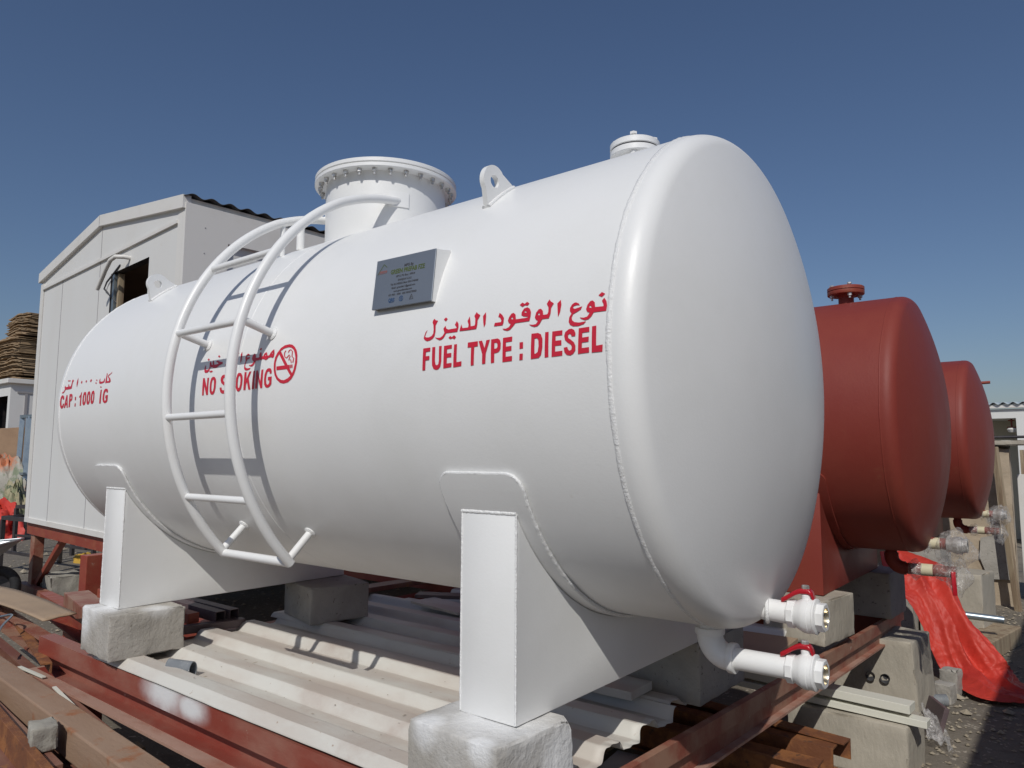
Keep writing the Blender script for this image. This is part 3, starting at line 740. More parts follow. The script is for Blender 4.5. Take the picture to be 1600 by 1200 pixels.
mb.add([NTL + Vector((.006, .003, -.002)), NTR + Vector((-.006, .003, -.002)), (NTR.x - .006, yT, NTR.z + .012), (NTL.x + .006, yT, NTL.z + .012),
        NTL + Vector((.006, .003, -.007)), NTR + Vector((-.006, .003, -.007)), (NTR.x - .006, yT, NTR.z + .007), (NTL.x + .006, yT, NTL.z + .007)],
       [(0, 1, 2, 3), (7, 6, 5, 4), (0, 4, 5, 1), (1, 5, 6, 2), (2, 6, 7, 3), (3, 7, 4, 0)])
br = obj("plate_bracket", mb, WHITE, tank, smooth=30)
ax_ = ((NTR - NTL) + (NBR - NBL)) / 2
up = ((NTL - NBL) + (NTR - NBR)) / 2
PW, PH = ax_.length, up.length
ax_.normalize(); up.normalize()
nrm = ax_.cross(up).normalized()                        # faces -y
c = (NTL + NTR + NBL + NBR) / 4
Rm = Matrix((ax_, up, nrm)).transposed()
mb = MB()
mb.box(c, (PW, PH, .004), Rm, .0008, 1)
obj("name_plate", mb, PLATE, br)
PM = Matrix.Translation(c + nrm * .0026) @ Rm.to_4x4()
def ptext(lines, m, name):
    mb = MB()
    for s, x, y, size, bold, sx in lines:
        text_mesh(mb, s, PM @ Matrix.Translation((x, y, 0)), size, bold, sx)
    return obj(name, mb, m, br)
ptext([("MFG By", .018, .0415, .0115, .0003, 1), ("HP13, PO Box : 49014", .008, .0125, .0088, .0002, .95), ("SHARJAH U.A.E", .006, .0005, .0088, .0002, .95),
       ("Tel: 06 5485253 Mob: 050-7748408", .006, -.0105, .0082, .0002, .95), ("Email : greenfab11@gmail.com", .004, -.0215, .0082, .0002, .95),
       ("www.greenfabdubai.com", .003, -.0320, .0080, .0002, .95), ("ISO 9001 : 2008   QRS REGISTERED", .003, -.0425, .0080, .0002, .95)], INK, "plate_lettering")
ptext([("GREEN PREFAB FZE", .014, .0250, .0188, .0006, .86)], INKGREEN, "plate_heading")
ptext([("QRS", -.040, -.0605, .0150, .0007, .9), ("_______", -.040, -.0620, .0060, .0003, .9)], INKBLUE, "plate_logo")
mb = MB()
mb.lathe([(.0062, 0), (.0085, 0)], 28, PM @ Matrix.Translation((.0, -.0555, 0)))
mb.prism([(-.002, -.004), (.0022, -.004), (.0022, .004), (-.002, .004)], PM @ Matrix.Translation((.0, -.0555, 0)), .0002)
obj("plate_roundel", mb, INKBLUE, br)
mb = MB()
def outline(pts, w, M):
    for a, b in zip(pts, pts[1:]):
        a, b = Vector((*a, 0)), Vector((*b, 0)); d = (b - a).normalized(); q = Vector((-d.y, d.x, 0)) * w / 2
        mb.add([M @ (a - q), M @ (b - q), M @ (b + q), M @ (a + q)], [(0, 1, 2, 3)])
outline([(.034, -.062), (.0415, -.047), (.049, -.062), (.034, -.062)], .0013, PM)
outline([(.038, -.060), (.0415, -.053), (.045, -.060)], .001, PM @ Matrix.Translation((0, 0, .0002)))
obj("plate_triangle", mb, INK, br)
mb = MB()
outline([(-.112, .030), (-.088, .0610), (-.074, .050)], .0022, PM)
obj("plate_roof_mark", mb, INKGREEN, br)
mb = MB()
text_mesh(mb, "GREENFAB", PM @ Matrix.Translation((-.088, .0355, .0001)), .0075, .0002, .9)
outline([(-.106, .0325), (-.072, .0335)], .0012, PM @ Matrix.Translation((0, 0, .0002)))
obj("plate_small_mark", mb, INKRED, br)

# lettering on the barrel
painted("fuel_type_lettering", FUEL, LETTER, tank)
painted("no_smoking_lettering", SMOKE, LETTER, tank)
painted("capacity_lettering", CAPA, LETTER, tank)
painted("no_smoking_sign", SIGN, LETTER, tank)

# ladder
lad = empty("ladder", (.745, -.58, -.6), tank)
RL = .824
def pol(x, r, deg): return (x, -r * math.cos(math.radians(deg)), r * math.sin(math.radians(deg)))
LX = (.5385, .9525)
for x in LX:
    P = [pol(x, RL, -45.6 + (60 + 45.6) * i / 40) for i in range(41)]
    P += [pol(x, RL - .012 * min(1, i / 10), 60 + 21 * i / 12) for i in range(1, 13)]
    obj("rail", MB().tube(P, .0172, 18), WHITE2, lad, smooth=50)
    sy = -math.sqrt(RN * RN - (x - MX) ** 2)
    # flattened end welded to a pad on the manhole neck
    a = math.atan2(sy, x - MX)
    mb = MB()
    pv = []
    for i in range(9):
        t = a + (-.16 + .32 * i / 8) + (.06 if x > MX else -.06)
        for r in (RN + .0045, RN - .003):
            for z in (.775, .838): pv.append((MX + r * math.cos(t), r * math.sin(t), z))
    fs = []
    for i in range(8):
        q = i * 4
        fs += [(q, q + 4, q + 5, q + 1), (q + 2, q + 3, q + 7, q + 6), (q + 1, q + 5, q + 7, q + 3), (q, q + 2, q + 6, q + 4)]
    fs += [(0, 1, 3, 2), (32, 34, 35, 33)]
    obj("end_pad", mb.add(pv, fs), WHITE2, lad, smooth=30)
for k, (th, rr) in enumerate(((-45.4, .0152), (-27, .0126), (-6.6, .0126), (14.6, .0126), (34.6, .0126))):
    obj("rung", MB().tube([pol(LX[0] - (.012 if k == 0 else 0), RL, th), pol(LX[1], RL, th)], rr, 14), WHITE2, lad, smooth=50)
for x in LX:
    for th, pad in ((-44.5, 1), (15.0, 0)):
        P = [pol(x, R - .004, th), pol(x, RL, th)]
        obj("standoff", MB().tube(P, .0135, 14), WHITE2, lad, smooth=50)
        obj("standoff_pad", MB().lathe([(0, R - .003), (.022, R - .003), (.0235, R + .003), (.0195, R + .007), (.0135, R + .0085)], 18, Matrix.Translation((x, 0, 0)) @ RX((0, 0, 0), (0, -math.cos(math.radians(th)), math.sin(math.radians(th))))), WELD, lad, smooth=50)

for th, rr in ((69, .0165), (62.5, .010)):
    q = pol(LX[0], RL - .004, th)
    obj("standoff", MB().tube([q, (q[0], q[1], math.sqrt(R * R - q[1] ** 2) - .004)], rr, 14), WHITE2, lad, smooth=50)
# outlets at the near end
up_o = obj("outlet_pipe", MB().tube([(2.31, .02, -.650), (2.415, .02, -.655)], .0302, 28), WHITE2, tank, loc=(2.33, .02, -.652), smooth=50)
obj("weld_fillet", MB().tube([(2.348 + .010 * math.sin(2 * PI * i / 26 - PI / 2), .02 + .0325 * math.cos(2 * PI * i / 26), -.653 + .0325 * math.sin(2 * PI * i / 26)) for i in range(26)], .0062, 8, closed=True), WELD, up_o, smooth=60)
valve(up_o, 2.407, .02, -.655, WHITE2)
dr = obj("drain_pipe", MB().tube([(2.185, 0, -.68)] + elbow_path((2.185, 0, -.742), .055) + [(2.42, 0, -.797)], .0302, 28), WHITE2, tank, loc=(2.185, 0, -.70), smooth=50)
ep = elbow_path((2.185, 0, -.740), .057, 10)
mb = MB().tube([(2.185, 0, -.722)] + ep + [(2.252, 0, -.797)], .0372, 28)
mb.lathe([(.030, -.738), (.0415, -.738), (.0425, -.736), (.0425, -.722), (.0415, -.720), (.030, -.720)], 28, Matrix.Translation((2.185, 0, 0)))
mb.lathe([(.030, 2.244), (.0415, 2.244), (.0425, 2.246), (.0425, 2.260), (.0415, 2.262), (.030, 2.262)], 28, Matrix.Translation((0, 0, -.797)) @ XR)
obj("pipe_elbow", mb, WHITE2, dr, smooth=40)
valve(dr, 2.406, 0, -.797, WHITE2)

# ---- the two red oxide tanks behind
def red_tank(cy, cz, dx, label, flangeup, wraps):
    zb = cz - .889
    xa, xb = XA + dx, XB + dx
    t = tag(empty("fuel_tank", (.76 + dx, cy, zb)), label, "fuel tank", "horizontal cylindrical tanks in the yard")
    drum(t, xa, xb, cy, cz, REDOX, REDOX)
    for x0, x1 in ((xb - .55, xb - .315), (xa + .35, xa + .535)):
        s = obj("saddle", saddle_mesh(x0, x1, cy, cz, zb), REDOX, t, smooth=30)
        obj("wear_plate", wear_mesh(x0 - .04, x1 + .04, cy, cz), REDOX, s, smooth=40)
    if flangeup:
        fx = xb - .29
        nz_ = obj("vent_nozzle", MB().lathe([(.042, cz + .66), (.042, cz + .745), (.052, cz + .758), (.052, cz + .765)], 30, Matrix.Translation((fx, cy, 0))), REDOX, t, loc=(fx, cy, cz + .69), smooth=35)
        obj("flange", MB().lathe([(.03, cz + .761), (.099, cz + .761), (.101, cz + .764), (.101, cz + .782), (.03, cz + .782)], 44, Matrix.Translation((fx, cy, 0))), REDSTEEL, nz_, smooth=35)
        obj("blind_flange", MB().lathe([(.03, cz + .786), (.101, cz + .786), (.101, cz + .803), (.098, cz + .806), (0, cz + .806)], 44, Matrix.Translation((fx, cy, 0))), REDSTEEL, nz_, smooth=35)
        bolts(None, nz_, "bolt", [(fx + .078 * math.cos(PI / 2 * q + .5), cy + .078 * math.sin(PI / 2 * q + .5), cz + .761) for q in range(4)], STEELBOLT, r=.008, h=.03, nut=.013)
        bolts(None, nz_, "bolt_head", [(fx + .078 * math.cos(PI / 2 * q + .5), cy + .078 * math.sin(PI / 2 * q + .5), cz + .822) for q in range(4)], STEELBOLT, r=.008, h=.016, nut=.013)
    u = obj("outlet_pipe", MB().tube([(xb + .03, cy, cz - .645), (xb + .16, cy, cz - .652)], .0295, 20), REDOX, t, loc=(xb + .05, cy, cz - .65), smooth=50)
    obj("tape_band", MB().lathe([(.0297, xb + .075), (.0315, xb + .075), (.0315, xb + .125), (.0297, xb + .125)], 24, along_x(cy, cz - .651)), TAPE, u, smooth=40)
    blob((xb + .040, cy, cz - .650), (1, 0, 0), .05, .040, 3 + cy, u)
    blob((xb + .115, cy, cz - .640), (1, 0, -.38), wraps * 1.25, .080, 7 + cy, u)
    obj("valve_body", MB().lathe([(.027, xb + .155), (.037, xb + .155), (.037, xb + .175), (.046, xb + .2), (.046, xb + .225), (.037, xb + .23), (.037, xb + .25), (.027, xb + .25)], 20, along_x(cy, cz - .654)), STEELBOLT, u, smooth=35)
    d = obj("drain_pipe", MB().tube([(xb - .115, cy, cz - .68)] + elbow_path((xb - .115, cy, cz - .735), .06) + [(xb + .19, cy, cz - .795)], .0295, 20), REDOX, t, loc=(xb - .115, cy, cz - .70), smooth=50)
    obj("pipe_elbow", MB().tube([(xb - .115, cy, cz - .715)] + elbow_path((xb - .115, cy, cz - .734), .061) + [(xb - .045, cy, cz - .795)], .036, 20), REDOX, d, smooth=40)
    blob((xb - .035, cy, cz - .795), (1, 0, 0), .075, .040, 11 + cy, d, amp=.3)
    obj("tape_band", MB().lathe([(.0297, xb + .03), (.0325, xb + .03), (.0325, xb + .085), (.0297, xb + .085)], 24, along_x(cy, cz - .795)), TAPE, d, smooth=40)
    blob((xb + .085, cy, cz - .795), (1, 0, 0), .11, .042, 15 + cy, d, amp=.35)
    blob((xb + .15, cy, cz - .815), (1, 0, -.1), wraps * .75, .065, 19 + cy, d)
    if flangeup:
        mb = MB().bar((xb + .185, cy - .062, cz - .785), (xb + .19, cy - .075, cz - .905), .022, .008, .003, top=False)
        obj("valve_handle", mb, VALVERED, d, smooth=40)
    return t
red_tank(2.45, -.030, .040, "red oxide primed tank directly behind the white tank, with a bolted flange nozzle on top", True, .16)
third = red_tank(5.50, -.050, -.010, "farthest red oxide primed tank, the small one nearest the plastered yard wall", False, .14)
obj("pipe_stub", MB().tube([(2.27, 5.9, .478), (2.42, 5.9, .482)], .014, 12), REDSTEEL, third, smooth=50)

# ------------------------------------------------------------------ steel platform, roof sheets and what lies on them
def cpur(mb, a, z, face, H=.19, F=.055, t=.012, lip=.075):
    """lipped channel from a to z (top outer edge); face = outward horizontal direction"""
    a, z, f = Vector(a), Vector(z), Vector(face).normalized()
    prof = [(0, 0), (0, -lip), (-t, -lip), (-t, -t), (-F, -t), (-F, -H + t), (0.0, -H + t), (0.0, -H), (-F - t, -H), (-F - t, 0)]
    n = len(prof)
    vs = [p + f * u + Vector((0, 0, v)) for p in (a, z) for u, v in prof]
    fs = [(i, (i + 1) % n, n + (i + 1) % n, n + i) for i in range(n)]
    mb.add(vs, fs)
    tri = tessellate_polygon([[Vector((u, v, 0)) for u, v in prof]])
    mb.add(vs[:n], [tuple(q) for q in tri]); mb.add(vs[n:], [tuple(q) for q in tri])
    return mb
def ibeam(mb, a, z, w=.09, h=.14, t=.010, roll=0.0):
    """I section; a, z = middle of the top face"""
    a, z = Vector(a), Vector(z)
    d = (z - a).normalized()
    s = d.cross(Vector((0, 0, 1))).normalized(); u = s.cross(d)
    if roll:
        q = Matrix.Rotation(roll, 3, d); s, u = q @ s, q @ u
    prof = [(-w / 2, 0), (w / 2, 0), (w / 2, -t), (t / 2, -t), (t / 2, -h + t), (w / 2, -h + t), (w / 2, -h), (-w / 2, -h), (-w / 2, -h + t), (-t / 2, -h + t), (-t / 2, -t), (-w / 2, -t)]
    n = len(prof)
    vs = [p + s * x + u * y for p in (a, z) for x, y in prof]
    mb.add(vs, [(i, (i + 1) % n, n + (i + 1) % n, n + i) for i in range(n)])
    tri = tessellate_polygon([[Vector((x, y, 0)) for x, y in prof]])
    mb.add(vs[:n], [tuple(q) for q in tri]); mb.add(vs[n:], [tuple(q) for q in tri])
    return mb
def channel(mb, a, z, w=.08, h=.12, t=.008, roll=0.0, flip=1):
    a, z = Vector(a), Vector(z)
    d = (z - a).normalized()
    s = d.cross(Vector((0, 0, 1))).normalized() * flip; u = Vector((0, 0, 1)); u = (u - d * u.dot(d)).normalized()
    if roll:
        q = Matrix.Rotation(roll, 3, d); s, u = q @ s, q @ u
    prof = [(0, 0), (w, 0), (w, -t), (t, -t), (t, -h + t), (w, -h + t), (w, -h), (0, -h)]
    n = len(prof)
    vs = [p + s * x + u * y for p in (a, z) for x, y in prof]
    mb.add(vs, [(i, (i + 1) % n, n + (i + 1) % n, n + i) for i in range(n)])
    tri = tessellate_polygon([[Vector((x, y, 0)) for x, y in prof]])
    mb.add(vs[:n], [tuple(q) for q in tri]); mb.add(vs[n:], [tuple(q) for q in tri])
    return mb
def angle(mb, a, z, w=.07, h=.07, t=.007, roll=0.0):
    a, z = Vector(a), Vector(z)
    d = (z - a).normalized()
    s = d.cross(Vector((0, 0, 1))).normalized(); u = s.cross(d)
    if roll:
        q = Matrix.Rotation(roll, 3, d); s, u = q @ s, q @ u
    prof = [(0, 0), (w, 0), (w, -t), (t, -t), (t, -h), (0, -h)]
    n = len(prof)
    vs = [p + s * x + u * y for p in (a, z) for x, y in prof]
    mb.add(vs, [(i, (i + 1) % n, n + (i + 1) % n, n + i) for i in range(n)])
    tri = tessellate_polygon([[Vector((x, y, 0)) for x, y in prof]])
    mb.add(vs[:n], [tuple(q) for q in tri]); mb.add(vs[n:], [tuple(q) for q in tri])
    return mb
def boxtube(mb, a, z, w, h, t=.003):
    a, z = Vector(a), Vector(z)
    d = (z - a).normalized(); s = d.cross(Vector((0, 0, 1))).normalized(); u = s.cross(d)
    o = [(-w / 2, 0), (w / 2, 0), (w / 2, -h), (-w / 2, -h)]; i_ = [(-w / 2 + t, -t), (w / 2 - t, -t), (w / 2 - t, -h + t), (-w / 2 + t, -h + t)]
    vs = [p + s * x + u * y for p in (a, z) for L in (o, i_) for x, y in L]
    fs = []
    for k in range(4):
        j = (k + 1) % 4
        fs += [(k, j, 8 + j, 8 + k), (4 + k, 12 + k, 12 + j, 4 + j), (k, 4 + k, 4 + j, j), (8 + k, 8 + j, 12 + j, 12 + k)]
    return mb.add(vs, fs)

plat = tag(empty("steel_platform", (.8, .9, GZ)), "red oxide steel channel platform carrying the cream roof sheets under the white tank", "platform")
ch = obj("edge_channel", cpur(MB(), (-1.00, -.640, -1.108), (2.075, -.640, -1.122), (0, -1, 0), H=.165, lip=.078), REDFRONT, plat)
obj("bottom_flange", MB().add([(x, y, z + dz) for dz in (0, -.010) for x, z in ((-1.03, -1.262), (2.10, -1.278)) for y in (-.60, -.690)], [(0, 1, 3, 2), (4, 6, 7, 5), (0, 4, 5, 1), (2, 3, 7, 6), (1, 5, 7, 3), (0, 2, 6, 4)]), REDPINK, ch)
ch = obj("edge_channel", cpur(MB(), (2.000, -.625, -1.095), (2.075, 3.35, -1.215), (1, -.02, 0), H=.135, F=.02, t=.007, lip=.060), REDDUST, plat)
obj("bottom_flange", MB().add([(x + dx, y, z + dz) for dz in (0, -.010) for x, y, z in ((2.0, -.60, -1.222), (2.075, 3.35, -1.342)) for dx in (-.04, .010)], [(0, 1, 3, 2), (4, 6, 7, 5), (0, 4, 5, 1), (2, 3, 7, 6), (1, 5, 7, 3), (0, 2, 6, 4)]), REDPINK, ch)
obj("edge_channel", cpur(MB(), (-.43, -.575, -1.110), (-.47, 2.9, -1.130), (-1, 0, 0), lip=.06), REDSTEEL, plat)
obj("edge_channel", cpur(MB(), (-.46, 3.2, -1.19), (2.0, 3.2, -1.21), (0, 1, 0)), REDSTEEL, plat)
for x in (.35, 1.2):
    obj("joist", channel(MB(), (x, -.57, -1.125), (x, 3.1, -1.19), .06, .12), REDSTEEL, plat)
for x, y in ((-.85, -.45), (.3, -.30), (-.4, 1.2), (1.0, 1.0), (-.4, 3.0)):
    obj("leg", MB().box((x, y, (GZ - 1.29) / 2 - .01), (.09, .09, -1.29 - GZ), None, .004), REDSTEEL, plat)

def sheet_z(y, pitch=.226, top=.066, fl=.036, depth=.037):
    """trapezoidal rib profile; ridge tops centred on y = 0"""
    q = (y + pitch / 2) % pitch - pitch / 2
    q = abs(q)
    if q < top / 2: return 0.0
    if q < top / 2 + fl:
        s = (q - top / 2) / fl
        return -depth * (s + .12 * math.sin(2 * PI * s) * -.5)
    return -depth
def roof_sheet(x0, x1, y0, y1, zt_, y_ridge, label, seed, skew=0.0, jag=.012):
    nx, ny = 60, int((y1 - y0) / .0052)
    def fn(u, v):
        y = y0 + (y1 - y0) * v
        xs0 = x0 + jag * noise.noise((y * 9, seed, 0)); xs1 = x1 + jag * 1.6 * noise.noise((y * 26, seed, 3))
        x = xs0 + (xs1 - xs0) * u
        z = zt_ + sheet_z(y - y_ridge) + .004 * noise.noise((x * 1.7, y * 2.5, seed)) + .0018 * noise.noise((x * 7, y * 8, seed))
        return (x, y + skew * (x - x0), z)
    o = obj("roof_sheet", MB().grid(fn, nx, ny), SHEET, smooth=16, solid=.0014)
    return tag(o, label, "roof sheet", "cream corrugated roof sheets on the platform")
roof_sheet(-.37, 1.93, -.640, .30, -1.073, .102, "sunlit dusty cream corrugated roof sheet lying in front, under the ladder", 2)
roof_sheet(-.43, 1.90, .275, 1.00, -1.069, .328, "shaded cream corrugated roof sheet lying behind, under the middle of the white tank", 5, skew=.010)
roof_sheet(-.20, 1.86, 1.02, 1.75, -1.078, 1.04, "cream corrugated roof sheet farthest back, in deep shade before the red tank", 8, skew=-.012)

def thing(name, mb, m, label, cat, group=None, smooth=None, kind=None, loc=None, solid=0.0):
    return tag(obj(name, mb, m, smooth=smooth, loc=loc, solid=solid), label, cat, group, kind)

# concrete blocks
GB = "concrete blocks propping the tanks"
thing("concrete_block", chipped(quadblock([(1.680, -.722), (1.987, -.735), (2.010, -.455), (1.70, -.44)], -1.076, -.8905), .012, 6, 2), CONCW, "white paint splashed concrete block under the near saddle, cut off by the photo's bottom edge", "concrete block", GB, 40)
thing("concrete_block", chipped(quadblock([(-.452, -.665), (-.122, -.690), (-.105, -.375), (-.43, -.36)], -1.077, -.8905), .015, 6, 7), CONCW, "pale concrete block under the ladder end saddle, beside the tan board", "concrete block", GB, 40)
thing("concrete_block", chipped(quadblock([(-.375, .315), (-.016, .222), (.050, .545), (-.31, .64)], -1.070, -.8905), .009, 6, 11), CONC, "shaded grey concrete block under the rear of the far saddle, beyond the ladder shadow", "concrete block", GB, 40)
thing("concrete_block", chipped(quadblock([(1.60, .455), (1.950, .445), (1.955, .86), (1.61, .87)], -1.11, -.8905), .010, 6, 15), CONC, "dark shaded concrete block behind the white drain pipe elbow", "concrete block", GB, 40)
thing("concrete_block", chipped(quadblock([(1.735, 1.70), (2.035, 1.69), (2.085, 2.06), (1.77, 2.08)], -1.135, -.921), .012, 6, 19), CONCB, "sunlit tan concrete block under the red tank, just behind the upper white valve", "concrete block", GB, 40)
thing("concrete_block", chipped(quadblock([(1.73, 2.85), (2.10, 2.85), (2.12, 3.2), (1.75, 3.2)], -1.19, -.921), .010, 6, 23), CONC, "concrete block in deep shade under the far side of the nearer red tank", "concrete block", GB, 40)
for x in (-.42, -.40):
    pass
thing("concrete_block", chipped(quadblock([(-.42, 1.72), (-.06, 1.72), (-.06, 2.1), (-.42, 2.1)], -1.125, -.921), .010, 6, 27), CONC, "grey concrete block under the distant saddle of the nearer red tank", "concrete block", GB, 40)

# drain block with two holes carrying the platform corner
def frustum(b, t, z0, z1):
    m = MB()
    m.add([(x, y, z0) for x, y in b] + [(x, y, z1) for x, y in t], [(3, 2, 1, 0), (4, 5, 6, 7)] + [(i, (i + 1) % 4, (i + 1) % 4 + 4, i + 4) for i in range(4)])
    return m
hb = chipped(frustum([(1.68, 2.80), (2.235, 2.80), (2.265, 3.20), (1.71, 3.24)], [(1.945, 2.775), (2.215, 2.775), (2.245, 3.18), (1.98, 3.22)], GZ - .02, -1.296), .014, 6, 31)
hbk = thing("drain_block", hb, CONCB, "tan stained concrete drain block with two round holes, under the platform corner", "concrete block", GB, 40)
for x in (1.985, 2.065):
    obj("drain_hole", MB().lathe([(.027, 0), (.024, .012), (.024, .02), (0, .02)], 24, Matrix.Translation((x, 2.768, -1.520)) @ Matrix.Rotation(-PI / 2, 4, 'X')), INK, hbk, smooth=40)
thing("concrete_block", chipped(quadblock([(1.78, 1.885), (2.335, 1.875), (2.360, 2.17), (1.82, 2.24)], GZ - .02, -1.492), .016, 5, 37), CONCB, "low rust streaked concrete block at bottom right, under the cream trunking", "concrete block", GB, 40)

# cream plastic trunking on the low block
GP = "cream plastic trunking lengths on the low block"
thing("trunking", MB().bar((1.25, 2.02, -1.385), (2.352, 1.945, -1.393), .100, .040, .002), PVCW, "cream plastic trunking length on top, with the shorter end", "trunking", GP)
thing("trunking", MB().bar((1.45, 1.99, -1.444), (2.420, 1.935, -1.452), .075, .032, .002), PVCW, "cream plastic trunking length underneath, poking out farther right", "trunking", GP)
# rusted section ends left of the low block
GA = "rusted steel sections under the platform's near corner"
thing("steel_angle", angle(MB(), (.9, 1.72, -1.488), (2.155, 1.600, -1.500), .085, .09), RUST, "rusted steel angle uppermost in the stack, touching the low concrete block", "steel section", GA)
thing("steel_angle", channel(MB(), (.8, 1.46, -1.500), (2.115, 1.455, -1.512), .075, .11, flip=-1), RUST, "orange rusted steel channel in the middle of the stack by the low block", "steel section", GA)
thing("steel_angle", ibeam(MB(), (.8, 1.30, -1.525), (2.10, 1.315, -1.532), .10, .14), RUST, "dark rusted steel beam nearest in the stack by the low block", "steel section", GA)
thing("steel_sheet", MB().box((1.65, 1.02, -1.62), (.8, .22, .006), Matrix.Rotation(.12, 3, 'Z')), GALV, "narrow galvanised sheet strip under the rusted sections at the bottom edge", "sheet strip")
thing("timber_bearer", MB().bar((1.0, 1.1, -1.655), (1.0, 2.0, -1.655), .09, .09, .004), WOOD, "weathered timber bearer under the rusted steel sections", "timber")
thing("timber_bearer", MB().bar((1.9, 1.0, -1.66), (1.9, 1.75, -1.66), .08, .085, .004), WOOD, "weathered timber bearer below the ends of the rusted steel sections", "timber")

# small things on the sheets
pm = MB()
pm.lathe([(.030, 0), (.030, .125), (.0265, .125), (.0265, 0), (.030, 0)], 28, RX((.105, -.545, -1.082), (.93, .30, .0)) @ Matrix.Diagonal((.72, 1.15, 1, 1)))
thing("pipe_offcut", pm, GREYPVC, "short squashed grey plastic pipe offcut lying on the front roof sheet", "pipe offcut", smooth=40)
GT = "steel tube and bar offcuts by the far block"
thing("box_tube", boxtube(MB(), (-1.25, -.02, -1.005), (-.415, -.028, -1.012), .052, .050), DARKTUBE, "square steel tube with open end, left of the pair by the far saddle", "steel tube", GT)
thing("box_tube", boxtube(MB(), (-1.20, .035, -1.005), (-.402, .040, -1.010), .050, .048), DARKTUBE, "square steel tube with open end, right of the pair by the far saddle", "steel tube", GT)
thing("steel_bar", MB().bar((-.46, -.36, -1.052), (-.385, .085, -1.058), .055, .038, .003), DARKTUBE, "purple brown steel bar lying crosswise below the two square tubes", "steel bar", GT)
thing("steel_bar", MB().bar((-1.5, -.15, -1.0), (-.47, -.14, -1.01), .06, .05, .003), REDSTEEL, "red oxide steel bar end poking out behind the ladder end block", "steel bar", GT)
thing("steel_bar", MB().bar((-3.0, 1.55, -.945), (-.25, 1.60, -.955), .16, .17, .004), REDSTEEL, "wide red oxide box beam lying beyond the far saddle, half in sun", "steel bar", GT)
thing("steel_bar", MB().bar((-.52, .86, -1.035), (-.44, 2.4, -1.045), .12, .03, .003), RUSTPINK, "flat brown steel bar lying behind the grey block, under the white tank", "steel bar", GT)
GO = "flat offcuts lying on the shaded sheets"
def offcut(c, sx, sy, rz, h, label, m=SHEET, tilt=.0):
    thing("panel_offcut", MB().box(c, (sx, sy, h), Matrix.Rotation(rz, 3, 'Z') @ Matrix.Rotation(tilt, 3, 'X'), .002), m, label, "panel offcut", GO)
offcut((1.52, .30, -1.050), .55, .16, .02, .030, "flat cream panel offcut lying beside the near saddle in shade")
offcut((1.42, .62, -1.045), .40, .12, .35, .020, "narrow grey panel offcut under the middle of the white tank", CONC)
offcut((.24, .93, -1.048), .42, .17, -.15, .014, "thin cream sheet scrap beyond the shaded grey block")
offcut((.05, 1.10, -1.04), .30, .10, .5, .02, "small dark panel scrap behind the thin cream scrap", DARKTUBE)
offcut((1.80, 1.30, -1.085), .34, .44, .05, .025, "tan plywood offcut lying between the drain elbow and the red tank's block", CARD)
offcut((.72, 1.35, -1.035), .62, .14, .12, .02, "long brown panel strip lying deepest under the tank", RUSTPINK)
tp = MB().grid(lambda u, v: (.135 + .20 * u + .012 * noise.noise((v * 5, u * 3, 1)), -.375 + .045 * v - .01 * u, -1.1035 + .002 * noise.noise((u * 6, v * 3, 4)) + .0025), 16, 4)
thing("tape_scrap", tp, CARD, "torn strip of tan tape stuck on the front roof sheet, beyond the pipe offcut", "tape", smooth=40)
# flakes and scraps of tape on the front sheet: a sprinkle
fk = MB()
rnd = random.Random(3)
for i in range(120):
    x, y = rnd.uniform(-.3, 1.9), rnd.uniform(-.60, .15)
    z = -1.073 + sheet_z(y - .102) + .0045
    s = rnd.uniform(.0009, .0026) * (2.2 if rnd.random() < .06 else 1)
    a = rnd.uniform(0, PI)
    l = s * rnd.uniform(1, 4.5)
    ca, sa = math.cos(a), math.sin(a)
    fk.add([(x + ca * l, y + sa * l, z), (x - sa * s, y + ca * s, z + .001), (x - ca * l, y - sa * l, z + .001), (x + sa * s, y - ca * s, z)], [(0, 1, 2, 3)])
fo = obj("paint_flakes", fk, DIRT); fo["kind"] = "stuff"; fo["label"] = "sprinkle of dark flakes and grit on the front roof sheet"; fo["category"] = "debris"

# ------------------------------------------------------------------ pile of steel sections at the front left
GS = "rusting steel sections piled at the front left"
def pile(mb, m, label): thing("steel_section", mb, m, label, "steel section", GS)
pile(MB().bar((-3.1, -.72, -1.18), (.75, -.905, -1.205), .105, .11, .006), RUSTBROWN, "broad dusty brown box beam, the widest and topmost of the pile at bottom left")
pile(channel(MB(), (-3.0, -.44, -1.235), (1.0, -.82, -1.300), .05, .10, flip=1), RUSTPINK, "dark primed channel between the broad brown beam and the platform")
pile(angle(MB(), (-1.9, -.60, -1.375), (.95, -.775, -1.42), .055, .06), RUST, "thin orange rusted angle tucked under the platform's front channel")
pile(MB().bar((-1.6, -.865, -1.215), (.62, -1.095, -1.235), .030, .12, .002), RUST, "narrow orange edged flat bar standing on edge at the bottom left corner")
pile(ibeam(MB(), (-1.9, -.97, -1.31), (.40, -1.06, -1.33), .10, .15), RUSTPINK, "primed brown I beam lying lower, outside the orange edged flat bar")
pile(channel(MB(), (-2.2, -.80, -1.33), (.65, -.94, -1.345), .08, .12, flip=-1), RUSTPINK, "brown channel lying below the broad brown beam")
pile(MB().bar((-2.4, -.62, -1.36), (.5, -.80, -1.38), .09, .10, .004), RUST, "rust orange bar lowest in the pile, seen through the gaps")
pile(channel(MB(), (-3.4, -.24, -1.20), (-1.02, -.52, -1.16), .075, .10, flip=1), REDDUST, "chipped red channel with white scrapes, left of the platform's end")
pile(ibeam(MB(), (-2.6, -1.10, -1.42), (.2, -1.20, -1.45), .09, .14), RUSTPINK, "dim brown I beam at the outer bottom of the pile")
pile(MB().bar((-2.0, -.70, -1.47), (.6, -1.0, -1.50), .10, .10, .004), RUSTBROWN, "grey brown bar at the very bottom of the pile")
